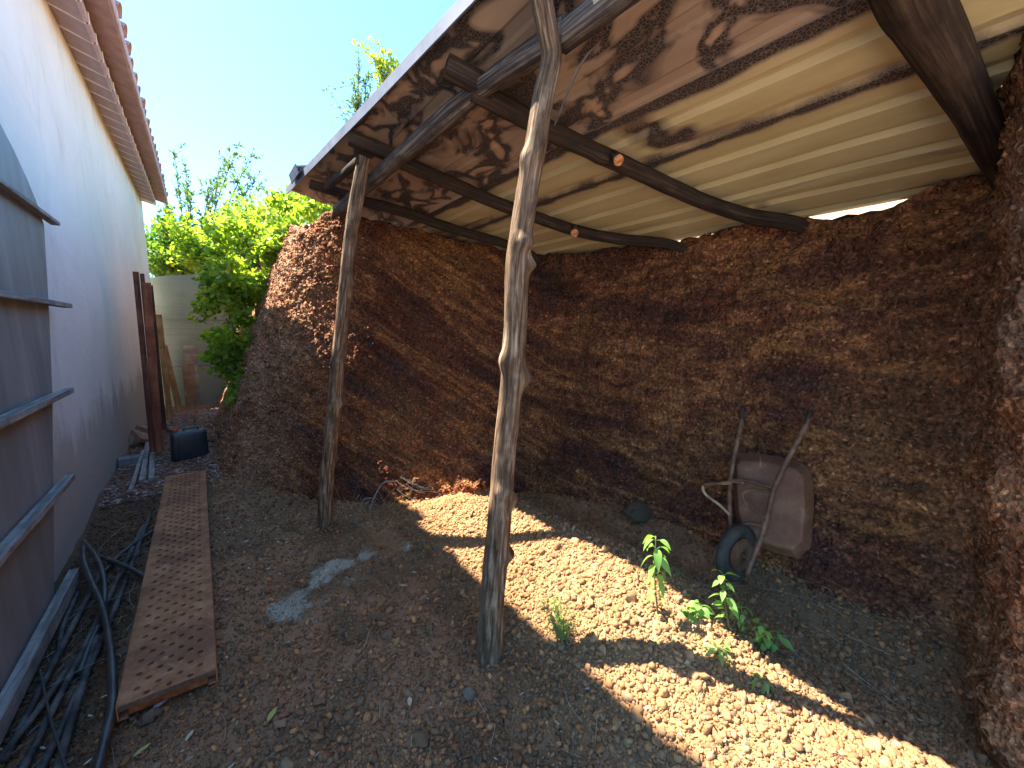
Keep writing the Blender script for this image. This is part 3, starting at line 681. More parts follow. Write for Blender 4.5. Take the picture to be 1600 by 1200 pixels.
def in_view(x, y, z=0.):
    P_ = np.stack([x, y, z-EYE+0*x], -1) @ _R; w = -P_[..., 2]; u = P_[..., 0]/np.maximum(w, .01)*FPX; v = P_[..., 1]/np.maximum(w, .01)*FPX
    return (w > .2) & (np.abs(u) < 900) & (np.abs(v) < 720)
def stone_colour(x, y, rg):
    n = len(x); c = soil_colour(x, y); pal = np.array([(.12, .075, .05), (.19, .10, .055), (.26, .13, .06), (.085, .06, .045), (.38, .20, .09), (.15, .115, .085)])
    pal = pal*np.array([1.55, 1.32, 1.0])
    k = rg.choice(len(pal), n, p=(.22, .26, .18, .16, .08, .10)); p = pal[k]
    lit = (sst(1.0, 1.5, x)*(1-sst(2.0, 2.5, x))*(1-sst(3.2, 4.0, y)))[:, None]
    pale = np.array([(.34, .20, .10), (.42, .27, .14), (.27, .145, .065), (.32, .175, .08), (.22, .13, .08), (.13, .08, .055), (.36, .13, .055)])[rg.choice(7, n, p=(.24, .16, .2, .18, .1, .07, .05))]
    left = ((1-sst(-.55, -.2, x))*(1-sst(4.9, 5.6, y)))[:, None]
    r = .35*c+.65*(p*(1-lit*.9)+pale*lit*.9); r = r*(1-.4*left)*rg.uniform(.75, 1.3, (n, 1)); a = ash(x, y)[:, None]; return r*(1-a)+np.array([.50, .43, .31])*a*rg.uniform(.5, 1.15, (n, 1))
def scatter(name, n, smin, smax, sub, sampler, seed, mat=M_GRAVEL, power=2.2, colf=stone_colour, rough=.5, sink=.25, zf=None, kind='stuff', label=None, cat=None):
    rg = np.random.default_rng(seed); x, y = sampler(n, rg); k = in_view(x, y); x, y = x[k], y[k]; n = len(x)
    z = (zf or gzf)(x, y); s = smin+(smax-smin)*rg.random(n)**power
    var, F = rock_variants(sub, 8, rough, seed); vi = rg.integers(0, 8, n); A = np.array(var)[vi]
    A = A*(s[:, None, None]*np.stack([rg.uniform(.8, 1.2, n), rg.uniform(.7, 1.1, n), rg.uniform(.55, .95, n)], -1)[:, None])
    A = np.einsum('nij,nkj->nki', rotm(n, rg), A)
    A = A+np.stack([x, y, z+s*(.75-sink*2)], -1)[:, None]
    m = A.shape[1]; c = np.repeat(colf(x, y, rg), m, axis=0)
    FF = (F[None]+(np.arange(n)*m)[:, None, None]).reshape(-1, 3)
    o = mesh(name, A.reshape(-1, 3), FF, mat, smooth=False, col=c); tag(o, label, cat, kind=kind); return o
def near_sampler(n, rg):
    """denser close to the camera"""
    r = .9+5.2*rg.random(n)**1.25; th = rg.uniform(math.radians(-25), math.radians(92), n); return r*np.sin(th), r*np.cos(th)
def bounded(n, rg):
    x, y = near_sampler(int(n*1.6), rg); k = (x > -.9) & (x < 2.8) & (y < 4.6) & (y > -.6) & ~((x > 2.05) & (y < .2)); 
    # little gravel under the metal plank
    k &= fbm(x, y, f=2.6, o=3, s=91)+.35*rg.random(len(x)) < .95
    k &= ~((x > -.44) & (x < -.09) & (y > 2.2) & (y < 5.7)); return x[k][:n], y[k][:n]
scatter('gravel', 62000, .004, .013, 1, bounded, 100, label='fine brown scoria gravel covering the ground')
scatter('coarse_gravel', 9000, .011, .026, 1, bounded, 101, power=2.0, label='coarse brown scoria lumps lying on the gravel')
scatter('loose_stones', 420, .014, .034, 2, lambda n, rg: (rg.uniform(-.05, 1.6, n), rg.uniform(.6, 2.3, n)), 107, power=2.4, rough=.7, label='larger brown stones lying loose in the foreground shade')
for foot_, sd_ in (((1.02, 1.59), 108), ((.68, 3.53), 109)):
    scatter('foot_gravel', 170, .006, .02, 1, (lambda f_: lambda n, rg: (lambda a_, q_: (f_[0]+q_*np.cos(a_), f_[1]+q_*np.sin(a_)))(rg.uniform(0, 2*PI, n), .055+np.abs(rg.normal(0, .05, n))))(foot_), sd_, label='small stones packed round the foot of a post', sink=.1)
def mound_s(n, rg): x = rg.uniform(1.1, 2.35, n); y = rg.uniform(-.5, 3.7, n); return x, y
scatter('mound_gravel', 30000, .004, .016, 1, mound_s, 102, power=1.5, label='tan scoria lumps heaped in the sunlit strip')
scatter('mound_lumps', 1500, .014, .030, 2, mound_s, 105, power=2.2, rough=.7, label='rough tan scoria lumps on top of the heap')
scatter('alley_gravel', 9000, .006, .018, 1, lambda n, rg: (rg.uniform(-.9, .3, n), rg.uniform(4.4, 8.5, n)), 106, label='gravel between the plank and the jerrycan')
def talus_s(n, rg):
    k = rg.integers(0, len(S), n); d = np.abs(rg.normal(0, .16, n)); x = bx[k]+nx_[k]*(d+.05); y = by[k]+ny_[k]*(d+.05); o = (y > .1) & (y < 9); return x[o], y[o]
scatter('rubble', 5200, .006, .022, 1, talus_s, 103, label='loose rubble fallen at the foot of the earth bank', sink=.2)
# clods standing proud of the cut face
rg = np.random.default_rng(104); n = 46000
ki = rg.integers(0, ns, n); kj = rg.integers(2, nr-1, n); P_ = np.stack([X[ki, kj], Y[ki, kj], Z[ki, kj]], -1)
k = (P_[:, 1] < 7.5) & (P_[:, 1] > -.3); P_ = P_[k]; P_ = P_+rg.normal(0, .006, P_.shape); n = len(P_)
s = .004+.017*rg.random(n)**2.5; s *= np.where(P_[:, 1] > 4.3, 1.5, np.where(P_[:, 1] < .32, .7, 1.))
var, F = rock_variants(1, 8, .6, 104); A = np.array(var)[rg.integers(0, 8, n)]*s[:, None, None]; A = np.einsum('nij,nkj->nki', rotm(n, rg), A)+P_[:, None]; m = A.shape[1]
FF = (F[None]+(np.arange(n)*m)[:, None, None]).reshape(-1, 3)
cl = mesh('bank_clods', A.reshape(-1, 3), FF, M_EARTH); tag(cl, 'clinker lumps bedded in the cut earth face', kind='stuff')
# a few stones that stand out
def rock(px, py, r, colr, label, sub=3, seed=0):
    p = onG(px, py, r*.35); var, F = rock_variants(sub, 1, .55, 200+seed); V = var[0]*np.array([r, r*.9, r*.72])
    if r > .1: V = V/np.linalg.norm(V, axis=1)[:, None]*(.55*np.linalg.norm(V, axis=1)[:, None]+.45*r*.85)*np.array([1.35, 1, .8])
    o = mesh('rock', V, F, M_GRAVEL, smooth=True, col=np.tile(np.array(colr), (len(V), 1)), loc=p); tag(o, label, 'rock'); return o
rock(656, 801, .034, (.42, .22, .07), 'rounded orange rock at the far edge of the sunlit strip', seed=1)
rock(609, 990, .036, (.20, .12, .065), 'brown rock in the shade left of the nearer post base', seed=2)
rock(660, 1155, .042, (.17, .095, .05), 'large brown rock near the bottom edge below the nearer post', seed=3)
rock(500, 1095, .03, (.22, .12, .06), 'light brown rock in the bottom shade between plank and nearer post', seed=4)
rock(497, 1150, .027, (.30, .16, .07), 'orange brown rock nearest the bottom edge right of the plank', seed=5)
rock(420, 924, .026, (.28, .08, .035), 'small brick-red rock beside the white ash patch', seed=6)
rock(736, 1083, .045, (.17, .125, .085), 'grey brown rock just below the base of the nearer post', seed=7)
rock(1000, 800, .12, (.11, .075, .045), 'large dark lump at the foot of the earth bank left of the wheelbarrow', seed=9)
rock(237, 1122, .045, (.14, .09, .06), 'dark rock propping the near end of the rusty plank', seed=8)

# ------------------------------------------------------------------ leaf litter and stalks
def leaves_flat(name, n, sampler, L0, L1, pal, seed, label, lift=.008, zf=None, ww=.38):
    rg = np.random.default_rng(seed); x, y = sampler(n, rg); k = in_view(x, y); x, y = x[k], y[k]; n = len(x); z = (zf or gzf)(x, y)+lift+rg.random(n)*.012
    base = np.array([(-1, 0, .0), (-.3, -ww, .12), (.4, -ww*.8, .1), (1, 0, 0), (.4, ww*.8, .14), (-.3, ww, .1), (0, 0, -.04)]); F = np.array([(0, 1, 6), (1, 2, 6), (2, 3, 6), (3, 4, 6), (4, 5, 6), (5, 0, 6)])
    s = (L0+(L1-L0)*rg.random(n)**2)/2; A = np.repeat(base[None], n, 0); A[:, :, 2] *= rg.uniform(-2.5, 2.5, n)[:, None]; A = A*s[:, None, None]
    th = rg.uniform(0, 2*PI, n); tl = rg.normal(0, .35, n); ct, st_ = np.cos(tl), np.sin(tl)
    A = np.stack([A[..., 0], A[..., 1]*ct[:, None]-A[..., 2]*st_[:, None], A[..., 1]*st_[:, None]+A[..., 2]*ct[:, None]], -1)
    c, s_ = np.cos(th)[:, None], np.sin(th)[:, None]; A = np.stack([A[..., 0]*c-A[..., 1]*s_, A[..., 0]*s_+A[..., 1]*c, A[..., 2]], -1)+np.stack([x, y, z], -1)[:, None]
    FF = (F[None]+(np.arange(n)*7)[:, None, None]).reshape(-1, 3); c = np.repeat(np.array(pal)[rg.integers(0, len(pal), n)]*rg.uniform(.7, 1.2, (n, 1)), 7, axis=0)
    o = mesh(name, A.reshape(-1, 3), FF, M_LITTER, col=c); tag(o, label, kind='stuff'); return o
DRY = [(.42, .34, .2), (.5, .45, .36), (.30, .18, .11), (.36, .26, .12), (.24, .14, .10)]
PINK = [(.34, .20, .16), (.26, .13, .10), (.42, .30, .24), (.20, .11, .08), (.48, .40, .34)]
leaves_flat('leaf_litter', 5200, lambda n, rg: (rg.uniform(-.9, .35, n), 5.2+7.5*rg.random(n)**1.4), .02, .075, PINK, 110, 'dense pinkish brown leaf litter along the alley')
leaves_flat('fallen_leaves', 900, bounded, .012, .038, DRY, 111, 'scattered dry leaves on the shaded gravel', ww=.3)
leaves_flat('fallen_leaves', 700, lambda n, rg: (rg.uniform(-.1, 1.1, n), rg.normal(3.75, .35, n)), .012, .04, DRY, 112, 'dry leaves gathered around the farther post', ww=.28)
def stalks(name, n, sampler, L0, L1, r, seed, label, col=((.42, .34, .22), (.55, .48, .36), (.3, .22, .14)), lift=.012, tilt=.12):
    rg = np.random.default_rng(seed); x, y = sampler(n, rg); k = in_view(x, y); x, y = x[k], y[k]; n = len(x); z = gzf(x, y)+lift
    L = L0+(L1-L0)*rg.random(n)**2; th = rg.uniform(0, 2*PI, n); ti = np.abs(rg.normal(0, tilt, n)); t = np.linspace(0, 1, 4); cv = rg.normal(0, .25, n)
    C_ = np.stack([t[None]*L[:, None], (t*t)[None]*(L*cv)[:, None], t[None]*(L*ti)[:, None]], -1); c, s_ = np.cos(th)[:, None], np.sin(th)[:, None]
    C_ = np.stack([C_[..., 0]*c-C_[..., 1]*s_, C_[..., 0]*s_+C_[..., 1]*c, C_[..., 2]], -1)+np.stack([x, y, z], -1)[:, None]
    off = np.array([(r, 0, 0), (-r*.5, r*.87, 0), (-r*.5, -r*.4, r)]); A = (C_[:, :, None]+off[None, None]).reshape(n, 12, 3)
    F = np.array([(j*3+a_, j*3+(a_+1) % 3, j*3+3+(a_+1) % 3, j*3+3+a_) for j in range(3) for a_ in range(3)]); FF = (F[None]+(np.arange(n)*12)[:, None, None]).reshape(-1, 4)
    o = mesh(name, A.reshape(-1, 3), FF, M_LITTER, col=np.repeat(np.array(col)[rg.integers(0, len(col), n)], 12, axis=0)); tag(o, label, kind='stuff'); return o
stalks('dry_stalks', 420, bounded, .03, .16, .0013, 120, 'thin dry stalks lying on the gravel')
stalks('dry_stalks', 420, lambda n, rg: (rg.uniform(2.0, 2.75, n), rg.uniform(.25, 1.6, n)), .05, .28, .0014, 121, 'dry stalks in the shade by the wheelbarrow')
stalks('straw', 200, lambda n, rg: (rg.uniform(.6, 1.3, n), rg.normal(3.6, .22, n)), .06, .3, .0016, 122, 'straw in the sun behind the farther post', tilt=.5)
stalks('twigs', 240, lambda n, rg: (rg.uniform(-.9, -.4, n), rg.uniform(1.8, 5., n)), .05, .35, .0022, 123, 'twigs among the hoses by the house', col=((.2, .17, .14), (.3, .26, .22), (.12, .09, .07)))
# bigger single leaves
def leaf_one(px, py, L, ang, colr, label):
    p = onG(px, py, .022); V = []; F = []
    n = 6
    for j in range(n+1):
        t = j/n; w = .16*math.sin(PI*min(1, t*1.02))**.8+.004; x = (t-.5)
        V += [(x*L, -w*L, .06*L*(t*(1-t))*4), (x*L, 0, .0), (x*L, w*L, .05*L)]
    for j in range(n): F += [(3*j, 3*j+3, 3*j+4, 3*j+1), (3*j+1, 3*j+4, 3*j+5, 3*j+2)]
    o = mesh('fallen_leaf', V, F, M_LITTER, smooth=True, col=np.tile(np.array(colr), (len(V), 1)), loc=p); o.rotation_euler = (0, .1, ang); tag(o, label, 'leaf')
leaf_one(425, 1117, .075, 1.0, (.42, .38, .10), 'long yellow-green leaf on the gravel right of the plank')
leaf_one(222, 1172, .06, .7, (.33, .32, .10), 'olive leaf near the bottom edge below the rusty plank')
leaf_one(296, 1150, .05, 1.1, (.5, .44, .28), 'pale dry leaf just below the plank end')
leaf_one(630, 915, .05, -.6, (.5, .42, .22), 'straw coloured leaf in the shade between the posts')
leaf_one(640, 1095, .06, 1.2, (.55, .46, .3), 'pale curled leaf left of the nearer post foot')

# ------------------------------------------------------------------ perforated scaffold plank
NL, NR = onZ(198, 1092, .09), onZ(326, 1058, .09); FL, FR = onZ(262, 738, .09), onZ(320, 738, .09)
plank = thing('scaffold_plank', 'long rusty perforated steel scaffold plank lying on the ground by the house', 'scaffold plank', tuple(((NL+NR)/2)[:2])+(0,))
ax0 = (NL+NR)/2; ax1 = (FL+FR)/2; W_ = .325; Ln = float(np.linalg.norm((ax1-ax0)[:2])); dirp = (ax1-ax0)/Ln; sd = np.array([dirp[1], -dirp[0], 0])
def PQ(u, v, z): return tuple(ax0+dirp*v+sd*u+np.array([0, 0, z]))
nu, nv = 9, int(Ln/.046); cu, cv_ = W_/nu, Ln/nv; mb = MB()
for iu in range(nu):
    for iv in range(nv):
        u0, v0 = -W_/2+iu*cu, iv*cv_; uc, vc = u0+cu/2, v0+cv_/2
        bz = lambda v: .006*math.sin(v*1.7)
        if (iu+iv*1) % 2 == 0 and 0 < iu < nu-1 or (iu+iv) % 2 == 0 and iu in (0, nu-1) and False:
            sq = [(u0, v0), (u0+cu/2, v0), (u0+cu, v0), (u0+cu, vc), (u0+cu, v0+cv_), (u0+cu/2, v0+cv_), (u0, v0+cv_), (u0, vc)]
            an = [-3*PI/4, -PI/2, -PI/4, 0, PI/4, PI/2, 3*PI/4, PI]; r = .0118
            V = [PQ(a_, b_, bz(b_)) for a_, b_ in sq]+[PQ(uc+math.cos(t)*r*1.45, vc+math.sin(t)*r*1.45, bz(vc)+.0) for t in an]+[PQ(uc+math.cos(t)*r, vc+math.sin(t)*r, bz(vc)+.0028) for t in an]+[PQ(uc+math.cos(t)*r*.92, vc+math.sin(t)*r*.92, bz(vc)-.022) for t in an]
            F = []
            for L3 in range(3): F += [(L3*8+k, L3*8+(k+1) % 8, L3*8+8+(k+1) % 8, L3*8+8+k) for k in range(8)]
            mb.add(V, F)
        else: mb.add([PQ(u0, v0, bz(v0)), PQ(u0+cu, v0, bz(v0)), PQ(u0+cu, v0+cv_, bz(v0+cv_)), PQ(u0, v0+cv_, bz(v0+cv_))], [(0, 1, 2, 3)])
mb.build('deck', M_RUST, plank)
for sgn in (-1, 1):
    mb = MB(); e = sgn*(W_/2+.002); beam(mb, PQ(e, .0, -.028), PQ(e, Ln, -.028), .005, .066, bev=.001); beam(mb, PQ(e-sgn*.016, .0, -.060), PQ(e-sgn*.016, Ln, -.060), .03, .004, bev=.001); mb.build('side_rail', M_RUST, plank)
for v in (.0, Ln):
    mb = MB(); beam(mb, PQ(-W_/2, v, -.010), PQ(W_/2, v, -.010), .006, .024, bev=.001); mb.build('end_lip', M_FRAME, plank)
    mb = MB(); beam(mb, PQ(-W_/2+.03, v+.03, -.045), PQ(W_/2-.03, v+.03, -.045), .03, .04, bev=.006); mb.build('end_bracket', M_RUSTRED, plank)
mb = MB(); 
for u in (-.05, .045): beam(mb, PQ(u, .04, -.05), PQ(u, Ln-.04, -.05), .012, .03, bev=.002)
mb.build('stiffener', M_RUST, plank)
# bits on and under the plank
def scrap(name, px, py, s, label, cat, mat=M_WHITE, dz=.01, z=None, seed=0):
    p = onG(px, py, dz) if z is None else onZ(px, py, z); var, F = rock_variants(2, 1, .9, 300+seed); V = var[0]*np.array([s, s*.7, s*.35]); o = mesh(name, V, F, mat, smooth=False, loc=p); tag(o, label, cat)
scrap('paper_scrap', 248, 1100, .028, 'crumpled white paper scrap under the near end of the plank', 'paper scrap', seed=1)
scrap('gravel_lump', 297, 826, .022, 'dark lump lying on the far half of the rusty plank', 'stone', M_BRANCH, z=.10, seed=2)

# ------------------------------------------------------------------ hoses and pipes along the house
def hose(name, pts, r, mat, label, cat, lifts=None, seg=12, grp=None):
    P_ = []
    for k, q in enumerate(pts):
        l = (lifts[k] if lifts else r*.9); p = onG(q[0], q[1], l+r*.3) if len(q) == 2 else q; P_.append(tuple(p))
    mb = MB(); tube(mb, P_, r, seg, .03); o = mb.build(name, mat, None, True); tag(o, label, cat, grp); return o
hose('hose', [(132, 846), (130, 872), (141, 905), (160, 950), (172, 1010), (176, 1090), (165, 1150), (148, 1215)], .017, M_HOSE, 'thick black hose bending nearest to the rusty plank', 'hose', [.16, .15, .12, .1, .08, .06, .05, .04])
hose('hose', [(132, 850), (148, 868), (160, 895), (163, 930), (155, 975), (140, 1010), (125, 1050)], .016, M_HOSE, 'black hose crossing inside the outer bent one', 'hose', [.16, .15, .12, .08, .05, .03, .02])
hose('hose', [(148, 869), (175, 876), (205, 890), (245, 912)], .014, M_HOSE, 'short black hose running under the rusty plank from the wall', 'hose', [.05, .06, .05, .02])
hose('hose', [(242, 826), (215, 845), (185, 868), (176, 880), (150, 905)], .012, M_HOSE, 'thin black hose end reaching out beside the far part of the plank', 'hose', [.03, .04, .05, .04, .02])
for k, (q0, qm, q1, r, lab) in enumerate((((234, 806), (170, 975), (60, 1215), .014, 'dusty straight pipe lying nearest the plank'), ((224, 822), (145, 985), (30, 1215), .015, 'dusty straight pipe second from the plank'),
        ((160, 890), (110, 985), (5, 1190), .015, 'dark pipe lying in the middle of the pipe bundle'), ((122, 925), (98, 980), (92, 1030), .012, 'short dark pipe close to the gate foot'), ((155, 985), (120, 1100), (85, 1220), .016, 'mud-stained pipe on top of the bundle near the bottom edge'), ((112, 1035), (60, 1110), (-25, 1215), .013, 'thin dark pipe curving out of the picture by the gate'))):
    hose('pipe', [q0, qm, q1], r, M_PIPE, lab, 'pipe', [.02, .03+.008*(k % 3), .02], 10, 'pipes lying along the house wall')
hose('cable', [(62, 1045), (78, 1120), (95, 1175), (110, 1225)], .005, M_WIRE, 'thin pale cable at the bottom left beside the pipes', 'cable', [.05, .06, .06, .05])

# ------------------------------------------------------------------ jerrycan
pj = onG(298, 716)
jc = thing('jerrycan', 'black plastic jerrycan with red cap standing in the alley', 'jerrycan', tuple(pj))
def rbox(w, d, h, bev, n=3, top=None):
    """box with rounded vertical and top edges; centred, base at 0"""
    import bmesh
    bm = bmesh.new(); bmesh.ops.create_cube(bm, size=1)
    for v in bm.verts: v.co = Vector((v.co.x*w, v.co.y*d, (v.co.z+.5)*h))
    bmesh.ops.bevel(bm, geom=bm.edges[:], offset=bev, segments=n, profile=.6, affect='EDGES')
    V = [tuple(v.co) for v in bm.verts]; F = [tuple(v.index for v in f.verts) for f in bm.faces]; bm.free(); return V, F
V, F = rbox(.37, .2, .36, .045); V = [(x*(1-.05*(z > .3)), y, z) for x, y, z in V]
body = mesh('body', V, F, M_JERRY, jc, True)
V, F = rbox(.16, .03, .02, .008); mesh('handle', [(x+.03, y, z+.374) for x, y, z in V], F, M_JERRY, jc, True)
V, F = rbox(.022, .03, .03, .008); mesh('handle_foot', [(x-.04, y, z+.35) for x, y, z in V], F, M_JERRY, jc, True)
mesh('handle_foot', [(x+.1, y, z+.35) for x, y, z in V], F, M_JERRY, jc, True)
mb = MB(); tube(mb, [(-.125, 0, .345), (-.125, 0, .388)], .032, 16, .02); o = mesh('cap', mb.v, mb.f, M_RED, jc, True)
mb = MB()
for a_ in (-.11, .11): beam(mb, (a_, -.102, .05), (a_, -.102, .30), .012, .01, up=(0, 1, 0), bev=.003)
mesh('rib', mb.v, mb.f, M_JERRY, jc)
jc.rotation_euler = (0, 0, .12)

# ------------------------------------------------------------------ timber leaning on the house wall
def lean(q_top, q_bot, X_top, X_bot, w, th_, mat, label, cat='timber', round_=False, grp='timbers leaning on the house wall', name='timber'):
    a_ = onX(q_bot[0], q_bot[1], X_bot); b_ = onY(q_top[0], q_top[1], a_[1]+.35)
    a_[2] = max(a_[2], float(gz(a_[0], a_[1]))-.02)
    mb = MB()
    if round_: tube(mb, [tuple(a_), tuple((a_+b_)/2), tuple(b_)], w/2, 12, .08, .06)
    else: beam(mb, a_, b_, w, th_, up=(0, 1, 0))
    o = mb.build(name, mat, None, round_); tag(o, label, cat, grp); print(label, a_, b_); return o
lean((212, 425), (239, 706), -.8, -.60, .055, .04, M_DARKWOOD, 'dark timber, leftmost and tallest against the white wall')
lean((222, 428), (246, 690), -.8, -.60, .045, .04, M_DARKWOOD, 'second dark timber, its tip level with the leftmost one')
lean((229, 442), (249, 706), -.8, -.55, .085, .04, M_REDWOOD, 'broad red-brown timber in front of the leaning stack')
lean((235, 446), (257, 672), -.8, -.55, .055, .04, M_DARKWOOD, 'knotty red timber right of the broad one')
lean((248, 492), (266, 655), -.8, -.55, .08, .05, M_YELWOOD, 'shorter yellowish post with a dark top in the leaning stack')
lean((256, 540), (281, 642), -.8, -.50, .11, .04, M_YELWOOD, 'short wide tan plank at the far end of the leaning stack')
for q, r_ in (((252, 655), 1), ((262, 560), 2)):
    pass
# boards standing against the concrete wall
bz0 = float(gz(-.3, 13.8))
for (x0, x1, zt, yy, mat, lab) in ((-.50, -.26, .70, 13.74, M_BROWNBOARD, 'tan board standing in front of a taller board by the concrete wall'), (-.44, -.17, 1.17, 13.86, M_GREYWOOD, 'taller grey-brown board standing right against the concrete wall')):
    mb = MB(); beam(mb, ((x0+x1)/2, yy, bz0-.05), ((x0+x1)/2, yy+.06, zt), x1-x0, .03, up=(0, 1, 0)); o = mb.build('board', mat); tag(o, lab, 'board')
# scraps of wood, terracotta pieces and a block by the wall
def stick(q0, q1, w, th_, mat, label, dz0=.03, dz1=.03):
    a_, b_ = onG(*q0, dz0), onG(*q1, dz1); mb = MB(); beam(mb, a_, b_, w, th_); o = mb.build('wood_scrap', mat); tag(o, label, 'wood scrap', 'wood scraps at the foot of the white wall')
stick((204, 766), (224, 704), .035, .02, M_GREYWOOD, 'leftmost pale wood scrap lying by the white wall', .02, .12)
stick((222, 752), (231, 692), .05, .03, M_GREYWOOD, 'middle grey split wood scrap beside the leaning timbers', .02, .1)
stick((237, 750), (238, 703), .05, .03, M_GREYWOOD, 'right-hand grey wood scrap below the leaning timbers', .02, .05)
stick((212, 757), (226, 728), .03, .02, M_DARKWOOD, 'thin dark wood scrap under the pale one', .01, .02)
stick((262, 672), (334, 690), .03, .02, M_DARKWOOD, 'dark wood scrap half buried in leaves behind the jerrycan', .02, .02)
for k, (q, s, rot, lab) in enumerate((((204, 686), (.20, .30, .06), (.35, .5, .6), 'terracotta block tilted against the white wall'), ((222, 672), (.18, .22, .06), (.3, .4, .9), 'smaller terracotta block behind the tilted one'))):
    p = onG(*q, .10); V, F = rbox(s[0], s[1], s[2], .006, 1); o = mesh('terracotta_block', V, F, M_BRICK, loc=(max(p[0], -.80), p[1], p[2]-.03)); o.rotation_euler = rot; tag(o, lab, 'brick')
p = onG(201, 727, .0); V, F = rbox(.26, .14, .10, .006, 1); o = mesh('concrete_block', V, F, M_BLOCK, loc=(max(p[0], -.78), p[1], p[2]+.0)); o.rotation_euler = (0, 0, .15); tag(o, 'grey concrete block lying at the foot of the white wall', 'block')

# ------------------------------------------------------------------ coil of old wire and roots by the bank
pc = onG(668, 764)
coil = thing('wire_coil', 'tangled coil of thin old wire lying at the foot of the earth bank', 'wire coil', tuple(pc))
rg = np.random.default_rng(130)
for k in range(15):
    R_ = rg.uniform(.24, .36); cx_, cy_ = rg.normal(0, .03, 2); tl = rg.normal(.35, .12); t2 = rg.normal(0, .2); P_ = []
    for a_ in np.linspace(rg.uniform(0, 6), rg.uniform(7.5, 12), 26):
        x, y = R_*math.cos(a_)+cx_, R_*.95*math.sin(a_)+cy_; P_.append((pc[0]+x, pc[1]+y, pc[2]+.05+.17+(y*.45+x*t2*.4)+.01*math.sin(3*a_+k)))
    mb = MB(); tube(mb, P_, .0028, 5, .05, cap=False); mb.build('wire_loop', M_WIRE, coil, True)
for k in range(26):
    a_ = rg.uniform(-.6, .5); L = rg.uniform(.3, .75); x0, y0_ = pc[0]+.1, pc[1]-.05
    P_ = [(x0+rg.uniform(-.1, .15), y0_+rg.uniform(-.1, .15), pc[2]+rg.uniform(.1, .25))]; e = (P_[0][0]+L*.85, P_[0][1]-L*.55+a_*.4); P_.append(((P_[0][0]+e[0])/2, (P_[0][1]+e[1])/2, pc[2]+rg.uniform(.15, .28))); P_.append((e[0], e[1], float(gz(*e))+.02))
    mb = MB(); tube(mb, P_, .0018, 4, .07, cap=False); mb.build('wire_strand', M_WIRE, coil, True)
roots = thing('root_tangle', 'dry hanging roots and twigs left of the wire coil', 'roots', tuple(onG(585, 778)))
pr = onG(585, 778)
for k in range(22):
    x0 = pr[0]+rg.uniform(-.2, .2); y0_ = pr[1]+rg.uniform(.0, .2); h = rg.uniform(.15, .42); P_ = [(x0, y0_, pr[2]+h), (x0+rg.uniform(-.1, .1), y0_-.05, pr[2]+h*.6), (x0+rg.uniform(-.2, .2), y0_-rg.uniform(.05, .2), pr[2]+.01)]
    mb = MB(); tube(mb, P_, rg.uniform(.0015, .004), 5, .05); mb.build('root', M_WIRE if k % 2 else M_BRANCH, roots, True)
for k, (q0, q1, q2, lab) in enumerate((((575, 800), (597, 756), (622, 752), 'arched grey stem rising from the sunlit edge near the coil'), ((560, 795), (570, 780), (583, 778), 'short bent pale stem left of the arched one'))):
    a_, b_, c_ = onG(*q0), onG(*q0), onG(*q0); P_ = [a_, onY(q1[0], q1[1], a_[1]-.02), onY(q2[0], q2[1], a_[1]-.05)]
    mb = MB(); tube(mb, [tuple(p) for p in P_], .006, 6, .03); o = mb.build('dry_stem', M_GREYWOOD, None, True); tag(o, lab, 'stem')
gb = thing('grass_tuft', 'tuft of pale grass blades at the sunlit edge in front of the coil', 'grass tuft', tuple(onG(615, 800)))
for k, (q0, q1) in enumerate((((612, 798), (645, 765)), ((606, 797), (630, 770)), ((618, 799), (640, 778)), ((602, 798), (618, 776)), ((622, 800), (645, 790)))):
    a_ = onG(*q0); b_ = onY(q1[0], q1[1], a_[1]-.03); m_ = (a_+b_)/2+np.array([0, 0, .015]); V = []; w = .004
    for p, ww in ((a_, w), (m_, w), (b_, .0006)): V += [tuple(p+np.array([ww, 0, 0])), tuple(p-np.array([ww, 0, 0]))]
    mesh('blade', local(gb, V), [(0, 2, 3, 1), (2, 4, 5, 3)], M_FEATHER, gb)

# ------------------------------------------------------------------ wheelbarrow standing on its nose against the bank
BW = 2.30                                            # x of the wheel; the barrow leans back towards +x as it rises
def bp(px, py, off=0.):
    """point on the leaning plane of the barrow"""
    d = ray(px, py); n = np.array([1., 0.10, -.36]); n /= np.linalg.norm(n); p0 = np.array([BW, 1.0, .3]); c0 = np.array([0, 0, EYE]); p = c0+d*(((p0-c0)@n)/(d@n)); return p+n*off
wb = thing('wheelbarrow', 'rusty brown wheelbarrow standing on its wheel with its tray against the bank', 'wheelbarrow', tuple(bp(1165, 900)))
# tray: shallow pan seen from beneath: outer rim against the bank, smaller floor towards the camera
rim = [(1137, 710), (1144, 703), (1180, 705), (1230, 713), (1247, 719), (1258, 730), (1264, 746), (1265, 790), (1263, 820), (1260, 856), (1240, 874), (1202, 864), (1150, 842), (1140, 800), (1137, 755)]
flo0 = [(1150, 762), (1154, 757), (1180, 757), (1215, 763), (1224, 766), (1230, 772), (1233, 780), (1234, 795), (1233, 806), (1226, 818), (1216, 824), (1196, 822), (1162, 814), (1154, 795), (1150, 776)]
flo = [(a_[0]*.84+1196*.16+2, a_[1]*.84+788*.16+1) for a_ in rim]
mid = [((a_[0]*.5+b_[0]*.5), (a_[1]*.5+b_[1]*.5)) for a_, b_ in zip(rim, flo)]
n = len(rim)
flo2 = [(q[0]*.96+1193*.04, q[1]*.96+790*.04) for q in flo]
rings = [[bp(*q, .10) for q in rim], [bp(*q, .09) for q in rim], [bp(*q, .028) for q in flo], [bp(*q, .02) for q in flo2]]
cen = sum(rings[-1])/n
V = [tuple(p) for R_ in rings for p in R_]+[tuple(cen)]; F = []
